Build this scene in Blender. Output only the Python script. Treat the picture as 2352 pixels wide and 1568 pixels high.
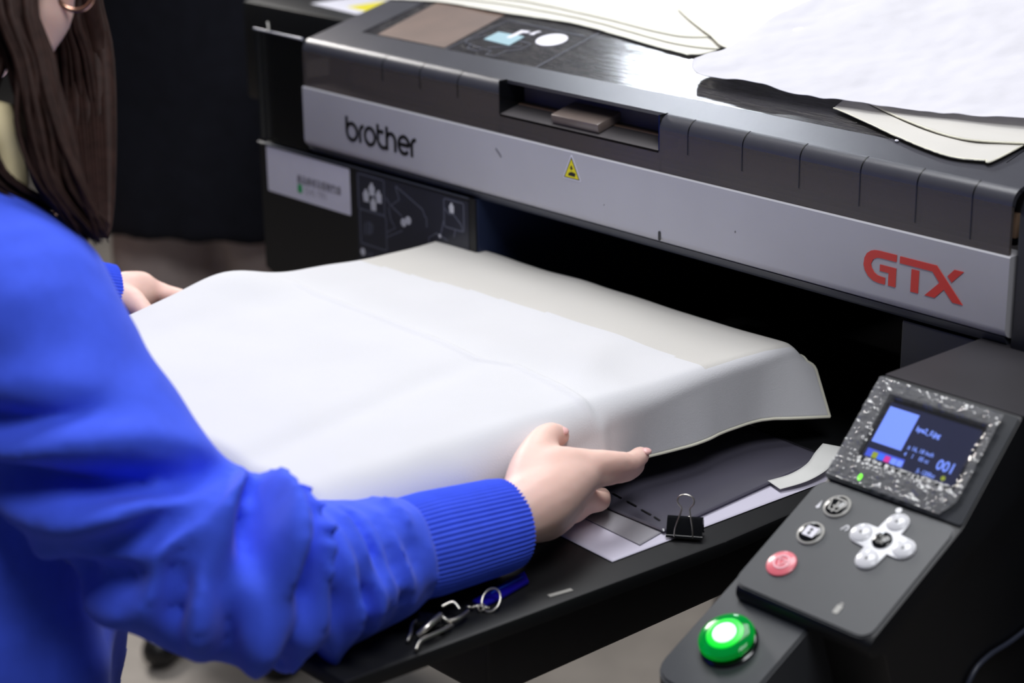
import bpy, bmesh, math, random
from mathutils import Vector, Matrix, noise
random.seed(7)
for o in list(bpy.data.objects): bpy.data.objects.remove(o, do_unlink=True)
scene = bpy.context.scene
COL = scene.collection
PI = math.pi

# ------------------------------------------------------------------ camera
CAM = Vector((1.91723, -1.37341, 1.59909))
RM = ((0.66639368, 0.74550064, -0.01217632), (0.23380856, -0.22444997, -0.94602102), (-0.70799225, 0.6275755, -0.32387647))
cd = bpy.data.cameras.new('camera'); cam = bpy.data.objects.new('camera', cd); COL.objects.link(cam)
cd.sensor_width = 36.0; cd.lens = 70.0; cd.clip_start = 0.05; cd.clip_end = 60
mw = Matrix((
    (RM[0][0], -RM[1][0], -RM[2][0], CAM.x),
    (RM[0][1], -RM[1][1], -RM[2][1], CAM.y),
    (RM[0][2], -RM[1][2], -RM[2][2], CAM.z), (0, 0, 0, 1)))
cam.matrix_world = mw
cd.dof.use_dof = True; cd.dof.focus_distance = 1.83; cd.dof.aperture_fstop = 4.0
scene.camera = cam
FPX = 70.0 / 36.0 * 2352

def W(px, py, d):
    """a point of the place measured from the photograph: pixel and distance along the view axis, in metres"""
    a, b = (px - 1176) / FPX, (py - 784) / FPX
    return CAM + d * Vector((RM[0][i] * a + RM[1][i] * b + RM[2][i] for i in range(3)))

# ------------------------------------------------------------------ world, lamps, exposure
world = bpy.data.worlds.new('world'); scene.world = world; world.use_nodes = True
world.node_tree.nodes['Background'].inputs[0].default_value = (0.80, 0.86, 1.0, 1)
world.node_tree.nodes['Background'].inputs[1].default_value = 0.07

def area(name, loc, target, sx, sy, power, col=(1, 1, 1)):
    l = bpy.data.lights.new(name, 'AREA'); l.shape = 'RECTANGLE'; l.size = sx; l.size_y = sy
    l.energy = power; l.color = col
    o = bpy.data.objects.new(name, l); COL.objects.link(o); o.location = loc
    o.rotation_euler = (Vector(target) - Vector(loc)).to_track_quat('-Z', 'Y').to_euler()
    return o
area('ceiling_lamp', (0.35, 0.0, 2.75), (0.5, -0.1, 0.9), 0.8, 0.8, 25, (0.97, 0.98, 1.0))
area('hall_lamp', (1.75, -0.85, 2.95), (0.8, -0.3, 0.9), 0.8, 0.8, 27, (0.95, 0.96, 1.0))
area('display_lamp', (-1.15, 1.45, 2.55), (0.6, 0.2, 1.2), 0.26, 0.26, 11, (0.86, 0.92, 1.0))
area('floor_fill', (-2.3, 0.5, 2.5), (-0.5, 0.5, 0.2), 0.7, 0.7, 60, (1.0, 0.96, 0.92))  # added fill light, brightens the floor below the printer and the trousers behind
scene.view_settings.view_transform = 'Standard'
scene.view_settings.look = 'None'
scene.view_settings.gamma = 1.0
scene.view_settings.use_curve_mapping = False
scene.view_settings.exposure = 0.0

# ------------------------------------------------------------------ materials
def lin(c):
    c = c / 255.0
    return c / 12.92 if c <= 0.04045 else ((c + 0.055) / 1.055) ** 2.4
def rgb(r, g, b): return (lin(r), lin(g), lin(b), 1.0)
MATS = {}
def mat(name, col, rough=0.5, metal=0.0, var=0.12, scale=30.0, bump=0.0, bscale=200.0, spec=0.5, sheen=0.0, sub=0.0, emit=0.0, ecol=None, alpha=1.0, coat=0.0):
    if name in MATS: return MATS[name]
    m = bpy.data.materials.new(name); m.use_nodes = True; MATS[name] = m
    nt = m.node_tree; p = nt.nodes['Principled BSDF']
    tc = nt.nodes.new('ShaderNodeTexCoord')
    n = nt.nodes.new('ShaderNodeTexNoise'); n.inputs['Scale'].default_value = scale; n.inputs['Detail'].default_value = 4
    nt.links.new(tc.outputs['Object'], n.inputs['Vector'])
    r = nt.nodes.new('ShaderNodeValToRGB')
    c = rgb(*col)
    r.color_ramp.elements[0].color = tuple(min(1, x * (1 - var)) for x in c[:3]) + (1,)
    r.color_ramp.elements[1].color = tuple(min(1, x * (1 + var)) for x in c[:3]) + (1,)
    r.color_ramp.elements[0].position = 0.3; r.color_ramp.elements[1].position = 0.7
    nt.links.new(n.outputs['Fac'], r.inputs['Fac'])
    nt.links.new(r.outputs['Color'], p.inputs['Base Color'])
    p.inputs['Roughness'].default_value = rough; p.inputs['Metallic'].default_value = metal
    p.inputs['Specular IOR Level'].default_value = spec
    p.inputs['Sheen Weight'].default_value = sheen
    p.inputs['Coat Weight'].default_value = coat
    p.inputs['Alpha'].default_value = alpha
    if sub:
        p.inputs['Subsurface Weight'].default_value = sub
        p.inputs['Subsurface Radius'].default_value = (0.012, 0.005, 0.003)
        p.inputs['Subsurface Scale'].default_value = 1.0
    if bump:
        b = nt.nodes.new('ShaderNodeTexNoise'); b.inputs['Scale'].default_value = bscale; b.inputs['Detail'].default_value = 3
        nt.links.new(tc.outputs['Object'], b.inputs['Vector'])
        bp = nt.nodes.new('ShaderNodeBump'); bp.inputs['Strength'].default_value = bump; bp.inputs['Distance'].default_value = 0.002
        nt.links.new(b.outputs['Fac'], bp.inputs['Height']); nt.links.new(bp.outputs['Normal'], p.inputs['Normal'])
    if emit:
        p.inputs['Emission Color'].default_value = rgb(*(ecol or col)); p.inputs['Emission Strength'].default_value = emit
    return m

M_SILVER = mat('silver_painted_metal', (188, 187, 192), 0.38, 0.0, 0.03, 12, 0.03, 900)
M_BLACK = mat('black_plastic', (12, 13, 17), 0.42, 0, 0.15, 20, 0.06, 1400)
M_BLACKM = mat('black_painted_steel', (11, 12, 14), 0.5, 0, 0.2, 15, 0.05, 1200)
M_CAVE = mat('dark_interior', (9, 10, 14), 0.7, 0, 0.2, 15)
M_LIP = mat('dark_grey_lip', (58, 61, 72), 0.38, 0, 0.08, 15)
M_FRAME = mat('lid_frame_grey', (66, 66, 73), 0.30, 0, 0.06, 30, 0.10, 1500)
M_CONSOLE = mat('console_grey', (56, 58, 62), 0.42, 0, 0.06, 25, 0.06, 1500)
M_CONTOP = mat('console_top_charcoal', (44, 42, 46), 0.5, 0, 0.1, 18, 0.06, 1500)
M_GLOSSB = mat('gloss_black', (14, 15, 18), 0.12, 0, 0.1, 20)
M_BROWN = mat('window_brown', (104, 84, 74), 0.5, 0, 0.1, 25)
M_BEAM = mat('inner_beam_tan', (150, 122, 100), 0.5, 0, 0.1, 14)
M_INNER = mat('inner_grey', (74, 70, 72), 0.6, 0, 0.1, 14)
M_RED = mat('logo_red', (216, 52, 34), 0.4, 0, 0.03)
M_INK = mat('logo_black_ink', (10, 10, 12), 0.35, 0, 0.05)
M_WHITE = mat('sticker_white', (228, 226, 236), 0.45, 0, 0.02)
M_YELLOW = mat('warning_yellow', (236, 222, 20), 0.45, 0, 0.03)
M_PRINTG = mat('print_grey', (92, 95, 110), 0.5, 0, 0.05)
M_PRINTW = mat('print_white', (205, 206, 212), 0.5, 0, 0.04)
M_STKD = mat('dark_sticker', (40, 42, 54), 0.35, 0, 0.08)
M_GREENINK = mat('green_ink', (40, 170, 95), 0.5, 0, 0.05)
M_GREYINK = mat('grey_ink', (110, 106, 110), 0.5, 0, 0.05)
M_BLUEINK = mat('pale_blue_print', (150, 182, 192), 0.4, 0, 0.05)
M_STEEL = mat('bright_steel', (235, 230, 220), 0.3, 1.0, 0.05)
M_KEY = mat('button_white', (214, 214, 218), 0.3, 0, 0.02, coat=0.4)
M_RING = mat('button_ring_grey', (168, 166, 160), 0.35, 0, 0.03)
M_STOP = mat('stop_button_pink', (226, 110, 122), 0.35, 0, 0.03, coat=0.3)
M_PINKP = mat('stop_print_pale', (244, 190, 198), 0.4, 0, 0.03)
M_SWEAT = mat('blue_knit', (66, 96, 240), 0.85, 0, 0.05, 60, 0.12, 900, 0.25, 0.12)
M_SKIN = mat('skin', (244, 204, 190), 0.5, 0, 0.04, 40, 0.05, 500, 0.4, 0, 0.25)
M_NAIL = mat('finger_nail', (240, 190, 186), 0.25, 0, 0.03)
M_HAIR = mat('dark_brown_hair', (46, 30, 26), 0.6, 0, 0.3, 90, spec=0.12)
M_CREAM = mat('cream_collar_cloth', (240, 224, 178), 0.8, 0, 0.06)
M_GOLD = mat('rose_gold', (196, 150, 128), 0.25, 0.9, 0.05)
M_NAVY = mat('black_coat_wool', (18, 19, 27), 0.9, 0, 0.15, 40, 0.1, 400, 0.2)
M_TROUS = mat('taupe_trouser_cloth', (172, 158, 153), 0.9, 0, 0.08, 30, 0.1, 500, 0.2)
M_DTROUS = mat('dark_trouser_cloth', (30, 31, 40), 0.9, 0, 0.1)
M_SHOE = mat('black_leather', (20, 19, 20), 0.4, 0, 0.1)
M_TAPE = mat('paper_tape', (214, 214, 210), 0.6, 0, 0.04)
M_PAPER = mat('document_paper', (206, 202, 218), 0.55, 0, 0.03, 8)
M_PAPERG = mat('grey_printed_paper', (150, 148, 154), 0.5, 0, 0.05, 8)
M_BLUEP = mat('royal_blue_plastic', (22, 14, 140), 0.3, 0, 0.1)
M_CABLE = mat('cable_blue_black', (44, 48, 62), 0.45, 0, 0.05)
M_STAND = mat('stand_grey_metal', (150, 146, 142), 0.45, 0, 0.06)
M_WALL = mat('dark_backdrop', (17, 20, 27), 0.9, 0, 0.1, 3)

def fabric(name, col, transl=0.25, bump=0.15, bscale=700, var=0.02):
    m = mat(name, col, 0.8, 0, var, 9, bump, bscale, 0.2, 0.1)
    nt = m.node_tree; p = nt.nodes['Principled BSDF']; out = nt.nodes['Material Output']
    t = nt.nodes.new('ShaderNodeBsdfTranslucent'); t.inputs[0].default_value = rgb(*col)
    mx = nt.nodes.new('ShaderNodeMixShader'); mx.inputs[0].default_value = transl
    nt.links.new(p.outputs[0], mx.inputs[1]); nt.links.new(t.outputs[0], mx.inputs[2]); nt.links.new(mx.outputs[0], out.inputs[0])
    return m
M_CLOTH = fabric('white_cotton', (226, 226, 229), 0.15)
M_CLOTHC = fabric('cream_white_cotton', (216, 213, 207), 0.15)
M_HEM = fabric('cream_hem', (236, 233, 214), 0.1)
M_PILE = fabric('pile_cotton', (236, 234, 226), 0.2)
M_PILEH = fabric('pile_hem_cream', (250, 248, 232), 0.1)
M_TISSUE = fabric('tissue_paper', (231, 230, 236), 0.30, 0.8, 38, 0.03)

def floor_mat():
    m = mat('mottled_concrete', (150, 143, 136), 0.55, 0, 0.22, 6, 0.05, 120)
    return m
M_FLOOR = floor_mat()

def smoked():
    m = bpy.data.materials.new('smoked_acrylic'); m.use_nodes = True; nt = m.node_tree
    p = nt.nodes['Principled BSDF']; out = nt.nodes['Material Output']
    tc = nt.nodes.new('ShaderNodeTexCoord'); n = nt.nodes.new('ShaderNodeTexNoise'); n.inputs['Scale'].default_value = 9
    nt.links.new(tc.outputs['Object'], n.inputs['Vector'])
    r = nt.nodes.new('ShaderNodeValToRGB'); r.color_ramp.elements[0].color = rgb(96, 91, 91); r.color_ramp.elements[1].color = rgb(112, 104, 100)
    nt.links.new(n.outputs['Fac'], r.inputs['Fac']); nt.links.new(r.outputs['Color'], p.inputs['Base Color'])
    p.inputs['Roughness'].default_value = 0.22
    t = nt.nodes.new('ShaderNodeBsdfTransparent'); t.inputs[0].default_value = (0.62, 0.58, 0.56, 1)
    mx = nt.nodes.new('ShaderNodeMixShader'); mx.inputs[0].default_value = 0.48
    nt.links.new(p.outputs[0], mx.inputs[1]); nt.links.new(t.outputs[0], mx.inputs[2]); nt.links.new(mx.outputs[0], out.inputs[0])
    return m
M_SMOKE = smoked()

def clear_film(name, tint, gl, rough, bscale, bstr, opac=0.12, base=(150, 150, 155)):
    m = bpy.data.materials.new(name); m.use_nodes = True; nt = m.node_tree
    p = nt.nodes['Principled BSDF']; out = nt.nodes['Material Output']
    p.inputs['Base Color'].default_value = rgb(*base); p.inputs['Roughness'].default_value = 0.5
    tc = nt.nodes.new('ShaderNodeTexCoord'); n = nt.nodes.new('ShaderNodeTexNoise'); n.inputs['Scale'].default_value = bscale; n.inputs['Detail'].default_value = 5
    nt.links.new(tc.outputs['Object'], n.inputs['Vector'])
    b = nt.nodes.new('ShaderNodeBump'); b.inputs['Strength'].default_value = bstr; b.inputs['Distance'].default_value = 0.004
    nt.links.new(n.outputs['Fac'], b.inputs['Height'])
    g = nt.nodes.new('ShaderNodeBsdfGlossy'); g.inputs['Roughness'].default_value = rough
    nt.links.new(b.outputs['Normal'], g.inputs['Normal'])
    t = nt.nodes.new('ShaderNodeBsdfTransparent'); t.inputs[0].default_value = tint
    fr = nt.nodes.new('ShaderNodeFresnel'); fr.inputs[0].default_value = 1.45
    nt.links.new(b.outputs['Normal'], fr.inputs['Normal'])
    ad = nt.nodes.new('ShaderNodeMath'); ad.operation = 'MULTIPLY_ADD'; ad.inputs[1].default_value = 1.0; ad.inputs[2].default_value = gl
    nt.links.new(fr.outputs[0], ad.inputs[0])
    m1 = nt.nodes.new('ShaderNodeMixShader'); m1.inputs[0].default_value = opac
    nt.links.new(t.outputs[0], m1.inputs[1]); nt.links.new(p.outputs[0], m1.inputs[2])
    m2 = nt.nodes.new('ShaderNodeMixShader'); nt.links.new(ad.outputs[0], m2.inputs[0])
    nt.links.new(m1.outputs[0], m2.inputs[1]); nt.links.new(g.outputs[0], m2.inputs[2])
    nt.links.new(m2.outputs[0], out.inputs[0])
    return m
M_FILM = clear_film('crinkled_clear_film', (0.94, 0.94, 0.94, 1), 0.05, 0.10, 110, 0.22, 0.26, (190, 190, 192))
M_FILMC = clear_film('smooth_clear_film', (0.96, 0.96, 0.96, 1), 0.02, 0.10, 30, 0.08, 0.05, (170, 170, 180))
M_SLEEVE = clear_film('grey_tinted_sleeve', (0.22, 0.22, 0.28, 1), 0.06, 0.2, 6, 0.05, 0.5, (110, 107, 124))
M_CLEAR = clear_film('clear_acrylic', (0.75, 0.78, 0.8, 1), 0.02, 0.08, 4, 0.02, 0.06, (60, 64, 70))

def scratched():
    m = bpy.data.materials.new('scratched_gloss_window'); m.use_nodes = True; nt = m.node_tree
    p = nt.nodes['Principled BSDF']
    p.inputs['Base Color'].default_value = rgb(40, 38, 42); p.inputs['Roughness'].default_value = 0.15
    p.inputs['Coat Weight'].default_value = 0.12; p.inputs['Coat Roughness'].default_value = 0.35
    tc = nt.nodes.new('ShaderNodeTexCoord')
    prev = None
    for k, (ang, sc) in enumerate(((0.3, 60), (0.9, 75), (1.5, 50), (2.2, 66), (2.8, 90), (0.05, 110))):
        mp = nt.nodes.new('ShaderNodeMapping'); mp.inputs['Rotation'].default_value = (0, 0, ang)
        mp.inputs['Scale'].default_value = (sc * 0.35, sc * 22, 1); mp.inputs['Location'].default_value = (k * 3.1, k * 1.7, 0)
        nt.links.new(tc.outputs['Object'], mp.inputs['Vector'])
        n = nt.nodes.new('ShaderNodeTexNoise'); n.inputs['Scale'].default_value = 1.0; n.inputs['Detail'].default_value = 2; n.inputs['Distortion'].default_value = 0.3
        nt.links.new(mp.outputs[0], n.inputs['Vector'])
        r = nt.nodes.new('ShaderNodeValToRGB'); r.color_ramp.elements[0].position = 0.63; r.color_ramp.elements[1].position = 0.72
        nt.links.new(n.outputs['Fac'], r.inputs['Fac'])
        if prev is None: prev = r.outputs['Color']
        else:
            a = nt.nodes.new('ShaderNodeMath'); a.operation = 'ADD'
            nt.links.new(prev, a.inputs[0]); nt.links.new(r.outputs['Color'], a.inputs[1]); prev = a.outputs[0]
    b = nt.nodes.new('ShaderNodeBump'); b.inputs['Strength'].default_value = 0.55; b.inputs['Distance'].default_value = 0.0008; b.invert = True
    nt.links.new(prev, b.inputs['Height']); nt.links.new(b.outputs['Normal'], p.inputs['Normal']); nt.links.new(b.outputs['Normal'], p.inputs['Coat Normal'])
    return m
M_WINDOW = scratched()
M_LED = mat('green_led', (120, 255, 20), 0.4, emit=2.2, ecol=(110, 255, 10))
M_GLENS = None
def green_glass():
    m = bpy.data.materials.new('green_lens'); m.use_nodes = True; nt = m.node_tree
    p = nt.nodes['Principled BSDF']
    tc = nt.nodes.new('ShaderNodeTexCoord'); n = nt.nodes.new('ShaderNodeTexNoise'); n.inputs['Scale'].default_value = 40
    nt.links.new(tc.outputs['Object'], n.inputs['Vector'])
    r = nt.nodes.new('ShaderNodeValToRGB'); r.color_ramp.elements[0].color = rgb(0, 140, 60); r.color_ramp.elements[1].color = rgb(0, 165, 75)
    nt.links.new(n.outputs['Fac'], r.inputs['Fac']); nt.links.new(r.outputs['Color'], p.inputs['Base Color'])
    p.inputs['Roughness'].default_value = 0.08; p.inputs['Transmission Weight'].default_value = 0.55; p.inputs['IOR'].default_value = 1.3
    p.inputs['Emission Color'].default_value = rgb(0, 200, 60); p.inputs['Emission Strength'].default_value = 0.16
    return m
M_GLENS = green_glass()
M_GCORE = mat('lit_green_core', (200, 255, 215), 0.4, emit=1.5, ecol=(205, 255, 220))
M_GMID = mat('glowing_green_ring', (0, 210, 50), 0.3, emit=0.6, ecol=(0, 230, 40))
M_SCREEN = mat('screen_background', (40, 44, 72), 0.2, emit=0.10, ecol=(50, 60, 130), var=0.05)
M_SCRW = mat('screen_blue_white', (120, 150, 255), 0.3, emit=0.62, ecol=(140, 170, 255), var=0.02)
M_SCRB = mat('screen_blue', (80, 100, 220), 0.3, emit=0.45, ecol=(85, 110, 235), var=0.02)
M_SCRP = mat('screen_magenta', (220, 60, 160), 0.3, emit=0.5, ecol=(225, 60, 165), var=0.02)
M_SCRY = mat('screen_yellow', (170, 180, 60), 0.3, emit=0.4, ecol=(165, 180, 50), var=0.02)
M_SCRC = mat('screen_cyan', (70, 130, 255), 0.3, emit=0.5, ecol=(70, 130, 255), var=0.02)

# ------------------------------------------------------------------ helpers
def tag(o, label=None, cat=None, group=None, kind=None):
    if label: o['label'] = label
    if cat: o['category'] = cat
    if group: o['group'] = group
    if kind: o['kind'] = kind
    return o
def wloc(o):
    v = Vector((0, 0, 0))
    while o is not None: v += o.location; o = o.parent
    return v
def link(name, me, m, parent=None):
    """all meshes are built in world coordinates; a top-level mesh gets its origin at the middle of its base"""
    o = bpy.data.objects.new(name, me); COL.objects.link(o)
    for mm in (m if isinstance(m, (list, tuple)) else [m]): me.materials.append(mm)
    if parent is not None:
        o.parent = parent; o.location = -wloc(parent)
    elif len(me.vertices):
        xs = [v.co for v in me.vertices]
        c = Vector(((min(v.x for v in xs) + max(v.x for v in xs)) / 2, (min(v.y for v in xs) + max(v.y for v in xs)) / 2, min(v.z for v in xs)))
        me.transform(Matrix.Translation(-c)); o.location = c
    return o
def empty(name, loc):
    o = bpy.data.objects.new(name, None); COL.objects.link(o); o.location = loc; o.empty_display_size = 0.05
    return o
def from_bm(name, bm, m, parent=None, smooth=False, angle=None):
    bmesh.ops.recalc_face_normals(bm, faces=bm.faces)
    me = bpy.data.meshes.new(name); bm.to_mesh(me); bm.free()
    if smooth or angle:
        for p in me.polygons: p.use_smooth = True
        if angle: me.set_sharp_from_angle(angle=math.radians(angle))
    return link(name, me, m, parent)
def bm_box(bm, x0, x1, y0, y1, z0, z1, M=None):
    vs = [bm.verts.new((x, y, z)) for x in (x0, x1) for y in (y0, y1) for z in (z0, z1)]
    if M is not None:
        for v in vs: v.co = M @ v.co
    for f in ((0, 1, 3, 2), (4, 6, 7, 5), (0, 4, 5, 1), (2, 3, 7, 6), (0, 2, 6, 4), (1, 5, 7, 3)): bm.faces.new([vs[i] for i in f])
    return vs
def box(name, x0, x1, y0, y1, z0, z1, m, parent=None, bev=0.0, M=None, seg=2):
    bm = bmesh.new(); bm_box(bm, x0, x1, y0, y1, z0, z1, M)
    bmesh.ops.recalc_face_normals(bm, faces=bm.faces)
    if bev: bmesh.ops.bevel(bm, geom=list(bm.edges), offset=bev, segments=seg, affect='EDGES', profile=0.5)
    return from_bm(name, bm, m, parent, angle=40 if bev else None)
def prism(name, pts, f0, f1, m, parent=None, bev=0.0, seg=2):
    """pts: outline; f0(p), f1(p): the two ends of the extrusion"""
    bm = bmesh.new()
    a = [bm.verts.new(f0(p)) for p in pts]; b = [bm.verts.new(f1(p)) for p in pts]
    bm.faces.new(a); bm.faces.new(list(reversed(b)))
    n = len(pts)
    for i in range(n): bm.faces.new((a[i], b[i], b[(i + 1) % n], a[(i + 1) % n]))
    bmesh.ops.recalc_face_normals(bm, faces=bm.faces)
    if bev: bmesh.ops.bevel(bm, geom=list(bm.edges), offset=bev, segments=seg, affect='EDGES', profile=0.5)
    return from_bm(name, bm, m, parent, angle=35)
def profile_x(name, yz, x0, x1, m, parent=None, bev=0.0):
    return prism(name, yz, lambda p: (x0, p[0], p[1]), lambda p: (x1, p[0], p[1]), m, parent, bev)
def frames(path):
    path = [Vector(p) for p in path]; n = len(path); out = []
    up = None
    for i in range(n):
        t = (path[min(i + 1, n - 1)] - path[max(i - 1, 0)]).normalized()
        if up is None:
            up = Vector((0, 0, 1)) if abs(t.z) < 0.9 else Vector((1, 0, 0))
        a = (up - t * up.dot(t)).normalized(); b = t.cross(a); up = a
        out.append((path[i], t, a, b))
    return out
def bm_tube(bm, path, rad, seg=12, cap=True, flat=1.0, disp=None):
    fr = frames(path); rings = []
    for i, (p, t, a, b) in enumerate(fr):
        r = rad[i] if isinstance(rad, (list, tuple)) else rad
        ring = []
        for k in range(seg):
            th = 2 * PI * k / seg
            rr = r + (disp(i / (len(fr) - 1), th) if disp else 0)
            ring.append(bm.verts.new(p + (a * math.cos(th) + b * math.sin(th) * flat) * rr))
        rings.append(ring)
    for i in range(len(rings) - 1):
        for k in range(seg):
            bm.faces.new((rings[i][k], rings[i][(k + 1) % seg], rings[i + 1][(k + 1) % seg], rings[i + 1][k]))
    if cap: bm.faces.new(list(reversed(rings[0]))); bm.faces.new(rings[-1])
    return rings
def tube(name, path, rad, m, parent=None, seg=12, flat=1.0, disp=None, cap=True):
    bm = bmesh.new(); bm_tube(bm, path, rad, seg, cap, flat, disp); return from_bm(name, bm, m, parent, angle=60)
def spline(pts, n):
    """Catmull-Rom through pts (tuples of any length), n samples"""
    P = [tuple(p) for p in pts]; P = [P[0]] + P + [P[-1]]; L = len(P) - 3; out = []
    for i in range(n):
        s = i / (n - 1) * L; k = min(int(s), L - 1); t = s - k
        a, b, c, d = P[k:k + 4]
        out.append(tuple(0.5 * (2 * b[j] + (c[j] - a[j]) * t + (2 * a[j] - 5 * b[j] + 4 * c[j] - d[j]) * t * t + (3 * b[j] - a[j] - 3 * c[j] + d[j]) * t ** 3) for j in range(len(b))))
    return out
def interp(xs, x):
    if x <= xs[0][0]: return xs[0][1]
    for (a, va), (b, vb) in zip(xs, xs[1:]):
        if x <= b: return va + (vb - va) * (x - a) / (b - a)
    return xs[-1][1]
def sstep(a, b, x):
    t = max(0.0, min(1.0, (x - a) / (b - a))); return t * t * (3 - 2 * t)
def lathe(name, prof, M, m, parent=None, seg=32):
    """prof: (radius, height) list; M: matrix to the world"""
    bm = bmesh.new(); rings = []
    for r, h in prof: rings.append([bm.verts.new(M @ Vector((r * math.cos(2 * PI * k / seg), r * math.sin(2 * PI * k / seg), h))) for k in range(seg)])
    for i in range(len(rings) - 1):
        for k in range(seg): bm.faces.new((rings[i][k], rings[i][(k + 1) % seg], rings[i + 1][(k + 1) % seg], rings[i + 1][k]))
    bm.faces.new(list(reversed(rings[0]))); bm.faces.new(rings[-1])
    return from_bm(name, bm, m, parent, angle=40)
def bm_ribbon(bm, pts, hw, f, th, closed=False):
    """flat stroke of half width hw along 2D pts; f(u, v, h) maps to the world; th thickness"""
    n = len(pts); L = []; Rr = []
    for i in range(n):
        if closed: a, b = pts[i - 1], pts[(i + 1) % n]
        else: a, b = pts[max(i - 1, 0)], pts[min(i + 1, n - 1)]
        dx, dy = b[0] - a[0], b[1] - a[1]; l = math.hypot(dx, dy) or 1
        nx, ny = -dy / l, dx / l
        L.append((pts[i][0] + nx * hw, pts[i][1] + ny * hw)); Rr.append((pts[i][0] - nx * hw, pts[i][1] - ny * hw))
    l0 = [bm.verts.new(f(u, v, 0)) for u, v in L]; r0 = [bm.verts.new(f(u, v, 0)) for u, v in Rr]
    l1 = [bm.verts.new(f(u, v, th)) for u, v in L]; r1 = [bm.verts.new(f(u, v, th)) for u, v in Rr]
    m_ = n if closed else n - 1
    for i in range(m_):
        j = (i + 1) % n
        bm.faces.new((l1[i], l1[j], r1[j], r1[i])); bm.faces.new((l0[i], r0[i], r0[j], l0[j]))
        bm.faces.new((l0[i], l0[j], l1[j], l1[i])); bm.faces.new((r0[i], r1[i], r1[j], r0[j]))
    if not closed:
        bm.faces.new((l0[0], l1[0], r1[0], r0[0])); bm.faces.new((l0[-1], r0[-1], r1[-1], l1[-1]))
def ribbons(name, strokes, hw, f, th, m, parent):
    bm = bmesh.new()
    for s in strokes:
        closed = len(s) > 3 and math.dist(s[0], s[-1]) < 1e-6
        bm_ribbon(bm, s[:-1] if closed else s, hw, f, th, closed)
    return from_bm(name, bm, m, parent)
def plate(name, pts, f, th, m, parent):
    return prism(name, pts, lambda p: f(p[0], p[1], 0), lambda p: f(p[0], p[1], th), m, parent)
def rrect(x0, x1, y0, y1, r, n=5):
    out = []
    for cx, cy, a0 in ((x1 - r, y1 - r, 0), (x0 + r, y1 - r, PI / 2), (x0 + r, y0 + r, PI), (x1 - r, y0 + r, 1.5 * PI)):
        for k in range(n + 1): a = a0 + PI / 2 * k / n; out.append((cx + r * math.cos(a), cy + r * math.sin(a)))
    return out
def ell(cx, cy, rx, ry, n=28, a0=0, a1=2 * PI):
    full = abs(a1 - a0 - 2 * PI) < 1e-6
    return [(cx + rx * math.cos(a0 + (a1 - a0) * k / (n if full else n - 1)), cy + ry * math.sin(a0 + (a1 - a0) * k / (n if full else n - 1))) for k in range(n)]
def text(name, s, size, f, u, v, th, m, parent, sx=1.0, bold=0.0):
    c = bpy.data.curves.new('t', 'FONT'); c.body = s; c.size = size; c.resolution_u = 3; c.offset = bold
    o = bpy.data.objects.new('t', c); COL.objects.link(o)
    bpy.context.view_layer.update()
    me = bpy.data.meshes.new_from_object(o.evaluated_get(bpy.context.evaluated_depsgraph_get()))
    bpy.data.objects.remove(o, do_unlink=True)
    me.materials.clear()
    for q in me.vertices: q.co = Vector(f(u + q.co.x * sx, v + q.co.y, th))
    me.name = name
    return link(name, me, m, parent)
def remeshed(name, bm, voxel, m, parent=None, smooth=4, post=None):
    bmesh.ops.recalc_face_normals(bm, faces=bm.faces)
    me = bpy.data.meshes.new('tmp'); bm.to_mesh(me); bm.free()
    o = bpy.data.objects.new('tmp', me); COL.objects.link(o)
    md = o.modifiers.new('r', 'REMESH'); md.mode = 'VOXEL'; md.voxel_size = voxel; md.use_smooth_shade = True
    if smooth:
        s = o.modifiers.new('s', 'SMOOTH'); s.iterations = smooth; s.factor = 0.5
    bpy.context.view_layer.update()
    me2 = bpy.data.meshes.new_from_object(o.evaluated_get(bpy.context.evaluated_depsgraph_get()))
    bpy.data.objects.remove(o, do_unlink=True); me2.name = name; me2.materials.clear()
    for p in me2.polygons: p.use_smooth = True
    if post:
        N = [v.normal.copy() for v in me2.vertices]; C_ = [v.co.copy() for v in me2.vertices]; fl = []
        for c, n in zip(C_, N): fl.extend(post(c, n))
        me2.vertices.foreach_set('co', fl); me2.update()
    return link(name, me2, m, parent)
def bm_chain(bm, pts, n=None, seg=14):
    """tapered limb with round ends: pts = (Vector, radius)"""
    P = [(p[0].x, p[0].y, p[0].z, p[1]) for p in pts]
    S = spline(P, n or max(6, 6 * len(P)))
    path = [Vector(s[:3]) for s in S]; rad = [s[3] for s in S]
    t0 = (path[0] - path[1]).normalized(); t1 = (path[-1] - path[-2]).normalized()
    pre = [(path[0] + t0 * rad[0] * math.sin(a), rad[0] * math.cos(a)) for a in (1.45, 1.1, 0.7, 0.35)]
    post = [(path[-1] + t1 * rad[-1] * math.sin(a), rad[-1] * math.cos(a)) for a in (0.35, 0.7, 1.1, 1.45)]
    bm_tube(bm, [p for p, _ in pre] + path + [p for p, _ in post], [r for _, r in pre] + rad + [r for _, r in post], seg)
def bm_loft(bm, rings, seg=40):
    """rings: (centre, axis_a * ra, axis_b * rb)"""
    R = [[bm.verts.new(c + a * math.cos(2 * PI * k / seg) + b * math.sin(2 * PI * k / seg)) for k in range(seg)] for c, a, b in rings]
    for i in range(len(R) - 1):
        for k in range(seg): bm.faces.new((R[i][k], R[i][(k + 1) % seg], R[i + 1][(k + 1) % seg], R[i + 1][k]))
    bm.faces.new(list(reversed(R[0]))); bm.faces.new(R[-1])
def bm_ball(bm, c, rx, ry, rz, rot=None, seg=20):
    M = Matrix.Translation(c) @ (rot.to_4x4() if rot else Matrix.Identity(4)) @ Matrix.Diagonal((rx, ry, rz, 1))
    bmesh.ops.create_uvsphere(bm, u_segments=seg, v_segments=seg // 2, radius=1.0, matrix=M)
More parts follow.
